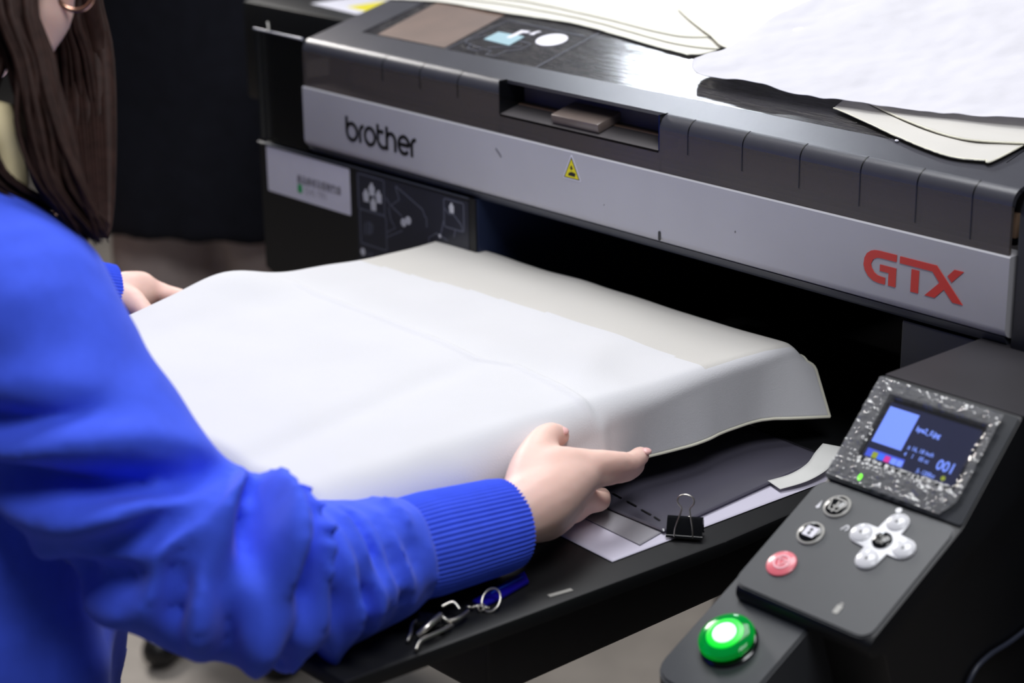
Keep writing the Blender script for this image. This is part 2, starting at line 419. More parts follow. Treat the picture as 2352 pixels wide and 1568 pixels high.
def surf(name, nu, nv, f, m, parent=None, thick=0.0, matidx=None):
    bm = bmesh.new()
    V = [[bm.verts.new(f(i / nu, j / nv)) for j in range(nv + 1)] for i in range(nu + 1)]
    for i in range(nu):
        for j in range(nv):
            fc = bm.faces.new((V[i][j], V[i + 1][j], V[i + 1][j + 1], V[i][j + 1])); fc.smooth = True
            if matidx: fc.material_index = matidx((i + .5) / nu, (j + .5) / nv)
    me = bpy.data.meshes.new(name); bm.to_mesh(me); bm.free()
    o = link(name, me, m, parent)
    if thick:
        s = o.modifiers.new('s', 'SOLIDIFY'); s.thickness = thick; s.offset = 0
    return o
def coons(B, T, L, R, n=200):
    """boundary polylines: bottom, top (u along), left, right (v along) -> f(u, v)"""
    def ev(P, t):
        s = t * (len(P) - 1); k = min(int(s), len(P) - 2); a = s - k
        return [P[k][j] * (1 - a) + P[k + 1][j] * a for j in range(2)]
    B, T, L, R = (spline(q, 80) for q in (B, T, L, R))
    def f(u, v):
        b, t, l, r = ev(B, u), ev(T, u), ev(L, v), ev(R, v)
        return tuple((1 - v) * b[j] + v * t[j] + (1 - u) * l[j] + u * r[j] - ((1 - u) * (1 - v) * B[0][j] + u * (1 - v) * B[-1][j] + (1 - u) * v * T[0][j] + u * v * T[-1][j]) for j in range(2))
    return f
def nz(x, y, z=0.0): return noise.noise(Vector((x, y, z)))

# ------------------------------------------------------------------ setting
def quad(name, pts, m):
    me = bpy.data.meshes.new(name); me.from_pydata(pts, [], [tuple(range(len(pts)))]); o = link(name, me, m); o['kind'] = 'structure'; return o
tag(box('floor', -6, 6, -5, 4.2, -0.06, 0.0, M_FLOOR), kind='structure')
tag(box('wall_back', -6, 6, 4.2, 4.3, 0.0, 3.4, M_WALL), kind='structure')
tag(box('wall_left', -6.1, -6.0, -5, 4.3, 0.0, 3.4, M_WALL), kind='structure')

# ------------------------------------------------------------------ printer
PR = empty('garment_printer', (0.5, 0.45, 0.66))
tag(PR, 'large black and silver direct to garment printer with smoked lid and control panel', 'printer')
F = lambda u, v, h: (u, -0.0032 - h, v)              # on the silver fascia
FS = lambda u, v, h: (u, -0.0002 - h, v)             # on the black front
# silver fascia
arc = [(0.010 - 0.013 * math.cos(a), 1.058 - 0.013 * math.sin(a) * 0.8) for a in [i * PI / 2 / 6 for i in range(7)]]
fas = profile_x('front_fascia', [(0.004, 1.1213), (-0.002, 1.1213), (-0.003, 1.1203)] + arc + [(0.02, 1.0476), (0.02, 1.1213)], 0.0, 1.0, M_SILVER, PR)
tag(fas, 'silver painted front strip')
prof = [(0.0, 1.0500), (0.003, 1.0440), (0.008, 1.0395), (0.014, 1.0375), (0.045, 1.0375), (0.045, 1.0475), (0.004, 1.0475)]
profile_x('lower_lip', prof, 0.002, 0.998, M_LIP, PR)
# logo letters
def arcpts(cx, cz, rx, rz, a0, a1, n=18): return [(cx + rx * math.cos(math.radians(a0 + (a1 - a0) * k / (n - 1))), cz + rz * math.sin(math.radians(a0 + (a1 - a0) * k / (n - 1)))) for k in range(n)]
def closed(p): return p + [p[0]]
LET = [
    [[(0.0862, 1.0990), (0.0860, 1.0817)], closed(ell(0.0958, 1.0817, 0.0097, 0.0098))],
    [[(0.1111, 1.0712), (0.1111, 1.0840)] + arcpts(0.1185, 1.0840, 0.0074, 0.0074, 180, 92, 8)],
    [closed(ell(0.1297, 1.0817, 0.0093, 0.0098))],
    [[(0.1446, 1.0985), (0.1446, 1.0815)] + arcpts(0.1542, 1.0815, 0.0096, 0.0092, 180, 300, 12), [(0.1446, 1.0906), (0.1550, 1.0906)]],
    [[(0.1611, 1.0982), (0.1611, 1.0710)], arcpts(0.1687, 1.0835, 0.0076, 0.0076, 180, 0, 14) + [(0.1763, 1.0710)]],
    [arcpts(0.1920, 1.0817, 0.0094, 0.0098, 0, 318, 26), [(0.1830, 1.0820), (0.2014, 1.0820)]],
    [[(0.2060, 1.0706), (0.2060, 1.0840)] + arcpts(0.2130, 1.0840, 0.0070, 0.0068, 180, 85, 8)]]
for s in LET: ribbons('logo_letter', s, 0.0021, F, 0.0006, M_INK, fas)
GTX = [[(0.8642, 1.099), (0.8842, 1.099), (0.8841, 1.0926), (0.8659, 1.0926), (0.8625, 1.0921), (0.8583, 1.0896), (0.8562, 1.085), (0.857, 1.0818), (0.8602, 1.0779), (0.864, 1.0761), (0.8678, 1.0757), (0.8726, 1.0755), (0.8726, 1.0693), (0.8651, 1.0693), (0.8594, 1.0702), (0.8536, 1.0733), (0.8495, 1.0782), (0.8479, 1.0833), (0.8486, 1.0894), (0.8511, 1.0941), (0.8553, 1.0972), (0.8596, 1.0986)],
       [(0.8662, 1.0867), (0.8842, 1.0867), (0.8842, 1.0693), (0.8761, 1.0693), (0.8761, 1.0808), (0.8663, 1.0808)],
       [(0.8877, 1.0988), (0.9271, 1.0988), (0.9562, 1.0694), (0.9456, 1.0694), (0.936, 1.0789), (0.9268, 1.0694), (0.916, 1.0694), (0.9309, 1.084), (0.923, 1.0925), (0.8877, 1.0925)],
       [(0.9007, 1.0899), (0.9089, 1.0899), (0.9089, 1.0693), (0.9007, 1.0693)],
       [(0.9456, 1.099), (0.9554, 1.099), (0.9436, 1.087), (0.9388, 1.0918)]]
for p in GTX: plate('model_letter', p, F, 0.0005, M_RED, fas)
plate('warning_sticker', [(0.4666, 1.1178), (0.4546, 1.0927), (0.4560, 1.0918), (0.4800, 1.0918), (0.4812, 1.0927), (0.4680, 1.1178)], F, 0.0003, M_WHITE, fas)
plate('warning_border', [(0.4673, 1.1160), (0.4560, 1.0929), (0.4798, 1.0929)], F, 0.0004, M_INK, fas)
plate('warning_field', [(0.4673, 1.1135), (0.4577, 1.0938), (0.4781, 1.0938)], F, 0.0005, M_YELLOW, fas)
plate('warning_arrow', [(0.4664, 1.1065), (0.4684, 1.1065), (0.4684, 1.1045), (0.4702, 1.1045), (0.4674, 1.1016), (0.4648, 1.1045), (0.4664, 1.1045)], F, 0.0006, M_INK, fas)
plate('warning_hand', [(0.4625, 1.0958), (0.4725, 1.0955), (0.4738, 1.0990), (0.4700, 1.1000), (0.4670, 1.1000), (0.4635, 1.0985)], F, 0.0006, M_INK, fas)
plate('slot', rrect(0.5920, 0.5954, 1.0525, 1.0622, 0.0015), F, 0.0004, M_INK, fas)
for cx, cz, s in ((0.515, 1.0740, 0.0006), (0.6935, 1.0817, 0.0009)): plate('scuff_mark', ell(cx, cz, s * 0.7, s * 1.3, 8), F, 0.0003, M_GREYINK, fas)
ribbons('scuff_mark', [[(0.349, 1.1047), (0.3555, 1.0995), (0.358, 1.0965)]], 0.0011, F, 0.0002, mat('soot_grey', (128, 126, 130), 0.6), fas)

# smoked lid front + rounded edge
TH = math.radians(14.0); CT, ST = math.cos(TH), math.sin(TH)
LO = Vector((0, 0.0106, 1.1776))
def LID(u, v, h): return (u, LO.y + v * CT - h * ST, LO.z + v * ST + h * CT)
rc = [(0.014 - 0.014 * math.cos(a), 1.164 + 0.014 * math.sin(a)) for a in [i * (PI / 2 - TH) / 7 for i in range(8)]]
inner = [(0.0165 - 0.012 * math.cos(a), 1.162 + 0.012 * math.sin(a)) for a in [i * (PI / 2 - TH) / 7 for i in range(7, -1, -1)]]
lidf = empty('lid', (0.5, 0.01, 1.121)); lidf.parent = PR; lidf.location = Vector((0.5, 0.01, 1.121)) - PR.location
tag(lidf, 'smoked hinged lid')
def front_seg(x0, x1):
    profile_x('smoked_front', [(0.0, 1.1213), (0.0, 1.164), (0.0035, 1.164), (0.0035, 1.1213)], x0, x1, M_SMOKE, lidf)
    profile_x('rounded_edge', rc + inner, x0, x1, M_FRAME, lidf)
front_seg(0.0, 0.352); front_seg(0.589, 0.9965)
profile_x('smoked_front', [(0.0, 1.1213), (0.0, 1.1425), (0.0035, 1.1425), (0.0035, 1.1213)], 0.352, 0.589, M_SMOKE, lidf)
# top frame
def lidplate(name, u0, u1, v0, v1, h0, h1, m, bev=0.0):
    bm = bmesh.new(); vs = bm_box(bm, u0, u1, v0, v1, h0, h1)
    for q in vs: q.co = Vector(LID(*q.co))
    bmesh.ops.recalc_face_normals(bm, faces=bm.faces)
    if bev: bmesh.ops.bevel(bm, geom=list(bm.edges), offset=bev, segments=2, affect='EDGES')
    return from_bm(name, bm, m, lidf, angle=40 if bev else None)
WU0, WU1, WV0, WV1 = 0.055, 0.832, 0.037, 0.46
lidplate('frame_front', 0.0, 0.9965, 0.0, WV0, -0.004, 0.0, M_FRAME)
lidplate('frame_left', 0.0, WU0, WV0, 0.52, -0.004, 0.0, M_FRAME)
lidplate('frame_right', WU1, 0.956, WV0, 0.52, -0.004, 0.0, M_FRAME)
lidplate('frame_end', 0.957, 0.9965, WV0, 0.52, -0.004, -0.0002, M_FRAME)
lidplate('frame_back', WU0, WU1, WV1, 0.52, -0.004, 0.0, M_FRAME)
win = lidplate('window', WU0 + 0.0006, WU1 - 0.0006, WV0 + 0.0008, WV1 - 0.0006, -0.004, -0.0006, M_WINDOW)
tag(win, 'scratched glossy dark lid window')
for a, b in (((0.0, 0.0), (0.0, 0.52)), ((0.9562, 0.0), (0.9562, 0.52))): pass
LP = lambda u, v, h: LID(u, v, -0.0006 + h)
plate('tinted_patch', [(0.082, 0.040), (0.203, 0.0405), (0.196, 0.145), (0.074, 0.140)], LP, 0.0003, M_BROWN, lidf)
# printed pictogram and oval on the window
oc = lambda pts: pts
plate('pictogram_platen', [(0.231, 0.076), (0.277, 0.073), (0.275, 0.099), (0.231, 0.099)], LP, 0.0004, M_BLUEINK, lidf)
ribbons('pictogram_outline', [closed([(0.212, 0.067), (0.216, 0.061), (0.228, 0.060), (0.232, 0.050), (0.252, 0.048), (0.254, 0.055), (0.268, 0.054), (0.270, 0.044), (0.284, 0.045), (0.286, 0.060), (0.300, 0.070), (0.300, 0.086), (0.280, 0.088), (0.222, 0.085)]), [(0.255, 0.060), (0.295, 0.077)], [(0.232, 0.058), (0.250, 0.056)]], 0.0004, LP, 0.0003, M_PRINTG, lidf)
plate('pictogram_arrow', [(0.255, 0.089), (0.262, 0.089), (0.2635, 0.107), (0.270, 0.108), (0.270, 0.113), (0.256, 0.112)], LP, 0.0006, M_WHITE, lidf)
plate('pictogram_arrow', [(0.274, 0.106), (0.282, 0.106), (0.281, 0.112), (0.284, 0.117), (0.279, 0.117), (0.276, 0.112)], LP, 0.0006, M_WHITE, lidf)
plate('round_sticker', [(u, v) for u, v in ell(0.3155, 0.1030, 0.0200, 0.0165)], LP, 0.0006, M_WHITE, lidf)
ribbons('window_seam', [[(0.358, 0.038), (0.352, 0.19)], [(0.208, 0.038), (0.214, 0.13), (0.345, 0.125)]], 0.0005, LP, 0.0002, M_PRINTG, lidf)
# ribs of the lid
for x in (0.152, 0.219, 0.284, 0.627, 0.697, 0.767, 0.837, 0.899, 0.957):
    zlow = 1.150 if x < 0.3 else interp([(0.6, 1.146), (0.96, 1.128)], x)
    pts = [(-0.0003, zlow)] + [(0.014 - 0.0143 * math.cos(a), 1.164 + 0.0143 * math.sin(a)) for a in [i * (PI / 2 - TH) / 7 for i in range(8)]]
    back = [(p[0] + 0.003, p[1] - 0.0015) for p in reversed(pts)]
    profile_x('rib', pts + back, x - 0.0006, x + 0.0006, M_INK, lidf)
# handle recess
rec = profile_x('handle_recess', [(0.0, 1.1425), (0.062, 1.1570), (0.062, 1.186), (0.064, 1.186), (0.064, 1.150), (0.0, 1.1400)], 0.353, 0.588, M_INNER, lidf)
box('recess_side', 0.352, 0.3535, 0.0, 0.064, 1.142, 1.178, M_GLOSSB, lidf)
box('recess_side', 0.5875, 0.589, 0.0, 0.064, 1.142, 1.178, M_GLOSSB, lidf)
box('recess_back', 0.353, 0.588, 0.050, 0.056, 1.150, 1.186, M_CAVE, lidf)
Mb = Matrix.Translation((0, 0.004, 1.1440)) @ Matrix.Rotation(TH, 4, 'X')
box('latch_block', 0.430, 0.500, 0.0, 0.044, 0.0, 0.010, mat('latch_brown', (112, 100, 94), 0.3), lidf, 0.0015, Mb)
box('latch_plate', 0.424, 0.506, 0.0042, 0.006, 1.122, 1.1405, M_BEAM, lidf)
# inside of the lid
inn = box('inner_frame', 0.004, 0.99, 0.035, 0.045, 1.10, 1.168, M_INNER, PR)
box('inner_beam', 0.06, 0.985, 0.026, 0.034, 1.128, 1.150, M_BEAM, PR, 0.002)
box('inner_shelf', 0.004, 0.99, 0.004, 0.045, 1.100, 1.121, M_INNER, PR)
# clear left end cover and left housing
box('end_cover', -0.102, -0.001, 0.002, 0.006, 1.040, 1.176, M_CLEAR, PR)
tube('end_cover_edge', [(-0.1015, 0.002, 1.1775), (-0.06, 0.002, 1.1772), (-0.002, 0.002, 1.1768)], [0.0012, 0.0010, 0.0019], mat('bright_acrylic_edge', (150, 154, 165), 0.2), PR, 8)
tube('chipped_corner', [(-0.071, 0.002, 1.1768), (-0.074, 0.004, 1.184), (-0.078, 0.006, 1.187)], [0.0016, 0.0012, 0.0016], M_RING, PR, 8)
prism('left_housing', [(-0.100, 1.035), (0.31, 1.040), (0.31, 0.84), (-0.03, 0.845), (-0.062, 0.861), (-0.100, 0.876)], lambda p: (p[0], 0.0, p[1]), lambda p: (p[0], 0.70, p[1]), M_BLACK, PR)
box('left_cover', -0.36, -0.001, 0.16, 0.85, 1.03, 1.165, M_BLACK, PR, 0.006)
box('left_inner', -0.095, -0.002, 0.010, 0.16, 1.036, 1.13, M_BLACK, PR, 0.003)
tube('housing_edge', [(-0.101, -0.001, 1.0372), (0.09, -0.001, 1.0385), (0.30, -0.001, 1.0395)], 0.0012, M_LIP, PR, 6)
LC = lambda u, v, h: (u, v, 1.1652 + h)
plate('caution_label', [(-0.262, 0.205), (-0.150, 0.195), (-0.165, 0.320), (-0.262, 0.320)], LC, 0.0004, M_WHITE, PR)
plate('caution_stripe', [(-0.205, 0.222), (-0.155, 0.217), (-0.165, 0.300), (-0.205, 0.300)], LC, 0.0006, M_YELLOW, PR)
box('rear_body', -0.36, 1.25, 0.52, 0.98, 0.90, 1.30, M_BLACK, PR, 0.01)
# service sticker (its square code is left blank)
stk = plate('service_sticker', rrect(-0.0855, 0.0835, 0.9775, 1.0345, 0.002), FS, 0.0003, M_WHITE, PR)
tag(stk, 'white service hotline sticker')
text('hotline_text', '\u7522\u54c1\u7dad\u4fee\u53ca\u670d\u52d9\u71b1\u7dda', 0.0118, FS, -0.0230, 0.9998, 0.0006, M_GREYINK, stk, 0.84, 0.0001)
plate('phone_icon', rrect(-0.0222, -0.0130, 0.9868, 0.9975, 0.002), FS, 0.0005, M_GREENINK, stk)
text('hotline_number', '5545 7991', 0.0125, FS, -0.0080, 0.9875, 0.0006, mat('faint_grey_ink', (176, 172, 178), 0.5), stk, 0.86)
# dark instruction sticker
ins = plate('instruction_sticker', rrect(0.0965, 0.2985, 0.872, 1.0360, 0.001), FS, 0.0003, M_STKD, PR)
tag(ins, 'dark instruction sticker with line drawings')
P1 = [closed(rrect(0.0996, 0.1488, 0.9905, 1.0325, 0.003)), closed(rrect(0.1015, 0.1508, 0.9482, 0.9895, 0.003)),
      [(0.1701, 1.0296), (0.1767, 1.0151), (0.1603, 1.0048), (0.152, 1.0128)], [(0.1706, 1.0301), (0.2187, 1.0113), (0.222, 1.0042), (0.2255, 1.0025), (0.2255, 0.992)],
      [(0.1603, 1.0048), (0.1807, 0.9961)], [(0.1564, 1.0025), (0.1594, 0.9887), (0.1676, 0.9792), (0.1523, 0.9713)], [(0.152, 0.9656), (0.1811, 0.9791)],
      closed(rrect(0.2567, 0.2908, 0.9993, 1.0320, 0.003)), [(0.2578, 1.0204), (0.2657, 1.015), (0.2726, 1.0164), (0.2861, 1.0068), (0.2881, 1.0003)],
      [(0.2555, 1.0053), (0.2502, 0.9888)], [(0.2755, 0.9985), (0.2729, 0.9895)], [(0.229, 0.960), (0.2287, 0.9805), (0.2426, 0.9884), (0.249, 0.987), (0.262, 0.9835)]]
ribbons('line_drawing', P1, 0.0007, FS, 0.0005, M_PRINTG, ins)
def bottle(cx, cz, s, m):
    plate('drawn_bottle', [(cx - 0.3 * s, cz + s), (cx + 0.25 * s, cz + 1.15 * s), (cx + 0.3 * s, cz + 0.75 * s), (cx + 0.75 * s, cz + 0.4 * s), (cx + 0.7 * s, cz - s), (cx - 0.55 * s, cz - 1.05 * s), (cx - 0.75 * s, cz + 0.3 * s), (cx - 0.3 * s, cz + 0.7 * s)], FS, 0.0006, m, ins)
for cx, cz in ((0.1141, 1.0081), (0.1255, 1.0175), (0.1383, 1.0110), (0.1276, 1.0000)): bottle(cx, cz, 0.0072, M_PRINTW)
bottle(0.2698, 1.0230, 0.0055, M_PRINTW)
for cx, cz, r in ((0.1834, 0.9890, 0.005), (0.1921, 0.9932, 0.005), (0.1042, 0.9375, 0.0046), (0.2484, 0.9864, 0.0022)): plate('drawn_dot', ell(cx, cz, r, r, 14), FS, 0.0006, M_PRINTW, ins)
ribbons('drawn_bracket', [[(0.1100, 0.9600), (0.1110, 0.9745), (0.1170, 0.9775), (0.1160, 0.9610)], [(0.1190, 0.9615), (0.1205, 0.9770), (0.1250, 0.9740), (0.1235, 0.9640)]], 0.0008, FS, 0.0006, M_PRINTG, ins)
text('drawn_caption', '\u00d74', 0.011, FS, 0.1115, 0.9335, 0.0006, M_PRINTG, ins)
# interior of the print opening
box('opening_back', -0.10, 1.02, 0.62, 0.66, 0.70, 1.10, M_CAVE, PR)
box('opening_roof', 0.31, 0.93, 0.045, 0.66, 1.085, 1.10, M_CAVE, PR)
box('print_head_carriage', 0.36, 0.52, 0.10, 0.34, 1.005, 1.085, M_CAVE, PR, 0.01)
box('guide_rail', 0.31, 0.90, 0.16, 0.20, 0.985, 1.00, M_BLACKM, PR, 0.004)
box('opening_side', 0.304, 0.312, 0.002, 0.64, 0.85, 1.04, mat('side_panel_blue_lit', (34, 42, 66), 0.35), PR)  # navy tone puts the blue light on this inner wall into its colour
box('right_housing', 0.869, 1.26, 0.028, 0.70, 0.70, 1.029, M_BLACK, PR, 0.003)
# right tower
profile_x('right_tower', [(0.0, 0.70), (0.0, 1.160), (0.004, 1.171), (0.014, 1.178), (0.55, 1.31), (0.55, 0.70)], 1.0035, 1.26, M_BLACK, PR, 0.003)
# printer base under the platen
box('base_frame', 0.27, 0.800, -0.414, 0.62, 0.779, 0.866, mat('base_charcoal', (34, 33, 36), 0.5), PR, 0.004)
box('base_pedestal', 0.84, 1.22, 0.02, 0.95, 0.665, 0.745, M_BLACKM, PR, 0.004)
car = prism('carriage_plate', [(0.150, -0.592), (0.843, -0.592), (0.868, -0.20), (0.866, 0.30), (0.150, 0.30)], lambda p: (p[0], p[1], 0.866), lambda p: (p[0], p[1], 0.880), M_BLACKM, PR, 0.003)
box('carriage_rail', 0.40, 0.66, -0.40, 0.30, 0.840, 0.8695, M_BLACKM, PR, 0.004)
ribbons('worn_edge', [[(0.842, -0.384), (0.846, -0.362)]], 0.0022, lambda u, v, h: (u, v, 0.8803 + h), 0.0004, M_RING, car)
pl_ = box('platen', 0.268, 0.700, -0.500, 0.010, 0.953, 0.9735, M_BLACK, PR, 0.006, seg=3)
tag(pl_, 'flat platen under the cloth')
box('platen_post', 0.40, 0.60, -0.35, -0.12, 0.880, 0.956, M_BLACKM, PR, 0.01)

# control console
CX0, CX1 = 0.970, 1.102
con = profile_x('control_console', [(0.03, 1.041), (-0.129, 1.041), (-0.198, 0.969), (-0.300, 0.9128), (-0.3045, 0.9085), (-0.3050, 0.9020), (-0.3020, 0.8960), (-0.286, 0.893), (-0.255, 0.800), (-0.235, 0.700), (0.03, 0.70)], CX0 + 0.002, CX1 + 0.004, M_BLACK, PR, 0.002)
tag(con, 'black control console with sloped screen and key panel')
def plane_map(o, e, off=0.0):
    o = Vector(o); t = (Vector(e) - o).normalized(); n = Vector((1, 0, 0)).cross(t)
    return lambda u, v, h: tuple(Vector((u, 0, 0)) + o + t * v + n * (h + off))
SCR = plane_map((0, -0.198, 0.969), (0, -0.129, 1.041))
BTN = plane_map((0, -0.305, 0.910), (0, -0.198, 0.969))
box('console_top', CX0 + 0.0025, CX1 + 0.0035, -0.1275, 0.026, 1.0405, 1.0418, M_CONTOP, con)
plate('screen_bezel', rrect(CX0 + 0.0008, CX1 + 0.003, 0.001, 0.0985, 0.003), SCR, 0.0022, M_CONSOLE, con)
kp = rrect(CX0 - 0.002, CX1 + 0.002, 0.000, 0.1215, 0.012)
bmk = bmesh.new()
a = [bmk.verts.new(BTN(u, v, -0.012)) for u, v in kp]; b = [bmk.verts.new(BTN(u, v, 0.0015)) for u, v in kp]
bmk.faces.new(a); bmk.faces.new(b)
for i in range(len(kp)): bmk.faces.new((a[i], a[(i + 1) % len(kp)], b[(i + 1) % len(kp)], b[i]))
bmesh.ops.recalc_face_normals(bmk, faces=bmk.faces)
bmesh.ops.bevel(bmk, geom=[e for e in bmk.edges if all(v in b for v in e.verts)], offset=0.0014, segments=2, affect='EDGES')
from_bm('key_panel', bmk, M_CONSOLE, con, angle=35)
S2 = plane_map((0, -0.198, 0.969), (0, -0.129, 1.041), 0.0022)
B2 = plane_map((0, -0.305, 0.910), (0, -0.198, 0.969), 0.0015)
plate('display_glass', rrect(0.9905, 1.0850, 0.0245, 0.0825, 0.006), S2, 0.0006, M_GLOSSB, con)
plate('display', rrect(0.9935, 1.0825, 0.0275, 0.0790, 0.003), S2, 0.0009, M_SCREEN, con)
plate('preview_picture', [(0.9952, 0.0420), (1.0245, 0.0420), (1.0240, 0.0750), (0.9950, 0.0750)], S2, 0.0012, M_SCRW, con)
plate('ink_bar', [(0.9958, 0.0290), (1.0328, 0.0292), (1.0320, 0.0360), (0.9955, 0.0360)], S2, 0.0011, M_SCRB, con)
for u, m_ in ((1.0046, M_SCRY), (1.0107, M_SCRC), (1.0169, M_SCRP), (1.0232, M_SCRW), (1.0292, M_SCRW)):
    plate('ink_level', rrect(u - 0.0026, u + 0.0026, 0.0290, 0.0342, 0.0006), S2, 0.0013, m_, con)
for k in range(5): plate('ink_letter', rrect(0.9995 + k * 0.0062, 1.0020 + k * 0.0062, 0.0255, 0.0275, 0.0006), S2, 0.0011, M_KEY, con)
text('file_name_text', 'bpe2_0.jpg', 0.0062, S2, 1.0275, 0.0618, 0.0012, M_SCRW, con, 0.86, 0.00022)
text('size_text', '\u00b1 16, 18 inch', 0.0052, S2, 1.0285, 0.0452, 0.0012, M_SCRW, con, 0.92, 0.00012)
text('pass_text', '4    1    05 cc', 0.0052, S2, 1.0285, 0.0390, 0.0012, M_SCRW, con, 0.86, 0.00012)
text('count_text', '001', 0.0125, S2, 1.0600, 0.0372, 0.0012, M_SCRW, con, 0.92, 0.00025)
text('amount_text', '5- 1200cc', 0.0052, S2, 1.0462, 0.0292, 0.0012, M_SCRW, con, 0.86, 0.00012)
plate('status_dot', ell(1.0711, 0.0318, 0.0020, 0.0020, 14), S2, 0.0012, M_SCRY, con)
plate('status_lamp', ell(1.0020, 0.0105, 0.0017, 0.0030, 14), S2, 0.0010, M_LED, con)
# film left on the screen
def film_f(u, v):
    x = 0.9735 + u * 0.1205; y = 0.003 + v * 0.0925
    x -= 0.012 * sstep(0.2, -0.1, v) * sstep(0.8, 1.0, u)
    e = min((x - 0.990) / 0.006, (1.086 - x) / 0.006, (y - 0.0235) / 0.006, (0.084 - y) / 0.006)
    m_ = 1 - sstep(-0.6, 1.0, e)
    h = 0.0015 + m_ * (0.0018 + 0.0022 * abs(nz(x * 90, y * 90)) + 0.0016 * abs(nz(x * 230 + 5, y * 230)) + 0.0008 * nz(x * 600, y * 600)) + 0.0002 * nz(x * 40, y * 40, 3)
    return S2(x, y, h)
def film_m(u, v):
    x = 0.9735 + u * 0.1205; y = 0.003 + v * 0.0925
    return 1 if 0.990 < x < 1.086 and 0.0235 < y < 0.084 else 0
tag(surf('screen_film', 110, 90, film_f, [M_FILM, M_FILMC], con, 0.0, film_m), 'crinkled clear protective film')
# keys
def key_round(u, v, r, ring, top, nm):
    lathe(nm, [(r, 0.0), (r, 0.0012), (r * 0.93, 0.0018), (r * 0.01, 0.0018)], key_mat(u, v), ring, con, 30)
    if top: lathe('key_face', [(r * 0.84, 0.0), (r * 0.84, 0.0019), (r * 0.78, 0.0023), (r * 0.01, 0.0024)], key_mat(u, v), top, con, 30)
def key_mat(u, v):
    o = Vector(B2(u, v, 0)); ex = Vector((1, 0, 0)); ey = (Vector(B2(u, v + 1, 0)) - o).normalized(); ez = ex.cross(ey)
    M = Matrix((ex, ey, ez)).transposed().to_4x4(); M.translation = o
    return M
key_round(1.001, 0.100, 0.0115, M_RING, M_GLOSSB, 'cleaning_key')
key_round(0.998, 0.068, 0.0115, M_RING, M_GLOSSB, 'platen_key')
key_round(0.9955, 0.0325, 0.0125, M_STOP, None, 'stop_key')
ribbons('stop_symbol', [closed(ell(0.9955, 0.0335, 0.0064, 0.0064)), closed([(0.9915, 0.0362), (0.9998, 0.0358), (0.9952, 0.0290)])], 0.0007, B2, 0.0024, M_PINKP, con)
ribbons('cleaning_symbol', [closed([(0.9935, 0.1045), (0.9975, 0.1062), (1.0045, 0.1062), (1.0085, 0.1045), (1.0052, 0.0945), (0.9970, 0.0945)]), [(1.0010, 0.0925), (1.0010, 0.104)], [(0.9985, 0.0985), (1.0035, 0.0985)]], 0.0007, B2, 0.0028, M_RING, con)
plate('platen_symbol', rrect(0.9925, 1.0035, 0.0635, 0.0735, 0.001), B2, 0.0027, M_WHITE, con)
ribbons('platen_arrow', [[(0.9980, 0.0655), (0.9980, 0.0715)], [(0.9966, 0.0700), (0.9980, 0.0717), (0.9994, 0.0700)], [(0.9966, 0.0670), (0.9980, 0.0653), (0.9994, 0.0670)]], 0.0006, B2, 0.0030, M_INK, con)
cu, cv, al, aw = 1.0570, 0.0847, 0.0200, 0.0098
cross = []
for k in range(4):
    a0 = k * PI / 2
    ex, ey = (math.cos(a0), math.sin(a0)); fx, fy = -ey, ex
    cross += [(cu + ex * aw * 1.12 - fx * aw * 0.98, cv + ey * aw * 1.12 - fy * aw * 0.98)]
    for j in range(9):
        t = -PI / 2 + PI * j / 8
        cross.append((cu + ex * (al + aw * math.cos(t)) + fx * aw * math.sin(t), cv + ey * (al + aw * math.cos(t)) + fy * aw * math.sin(t)))
plate('arrow_keys', cross, B2, 0.0016, M_KEY, con)
for k in range(4):
    a0 = k * PI / 2; u, v = cu + al * 1.02 * math.cos(a0), cv + al * 1.02 * math.sin(a0)
    lathe('arrow_key', [(0.0088, 0.0), (0.0088, 0.0022), (0.0078, 0.0030), (0.0001, 0.0031)], key_mat(u, v), M_KEY, con, 26)
    plate('arrow_mark', [(u + 0.0020 * math.cos(a0 + q), v + 0.0020 * math.sin(a0 + q)) for q in (0, 2.1, -2.1)], B2, 0.0034, M_INK, con)
lathe('ok_key', [(0.0082, 0.0), (0.0082, 0.0024), (0.0074, 0.0030), (0.0001, 0.0030)], key_mat(cu, cv), M_GLOSSB, con, 28)
text('ok_key_text', 'MENU', 0.0036, B2, cu - 0.0050, cv + 0.0014, 0.0032, M_RING, con, 0.95)
text('ok_key_text', 'OK', 0.0048, B2, cu - 0.0036, cv - 0.0040, 0.0032, M_RING, con)
plate('drop_mark', [(0.9842, 0.0945)] + ell(0.9855, 0.0940, 0.0018, 0.0018, 9, PI, 2 * PI) + [(0.9850, 0.1010)], B2, 0.0004, M_KEY, con)
plate('dot_mark', ell(1.0496, 0.1168, 0.0026, 0.0026, 16), B2, 0.0004, M_KEY, con)
ribbons('back_mark', [[(1.0180, 0.0815)] + arcpts(1.0205, 0.0845, 0.0026, 0.0026, 250, 90 + 360, 10)[::-1][:8]], 0.0006, B2, 0.0004, M_KEY, con)
plate('drum_mark', rrect(1.0622, 1.0672, 0.0105, 0.0190, 0.0012), B2, 0.0004, M_RING, con)
plate('drum_mark', rrect(1.0634, 1.0660, 0.0197, 0.0212, 0.0005), B2, 0.0004, M_RING, con)
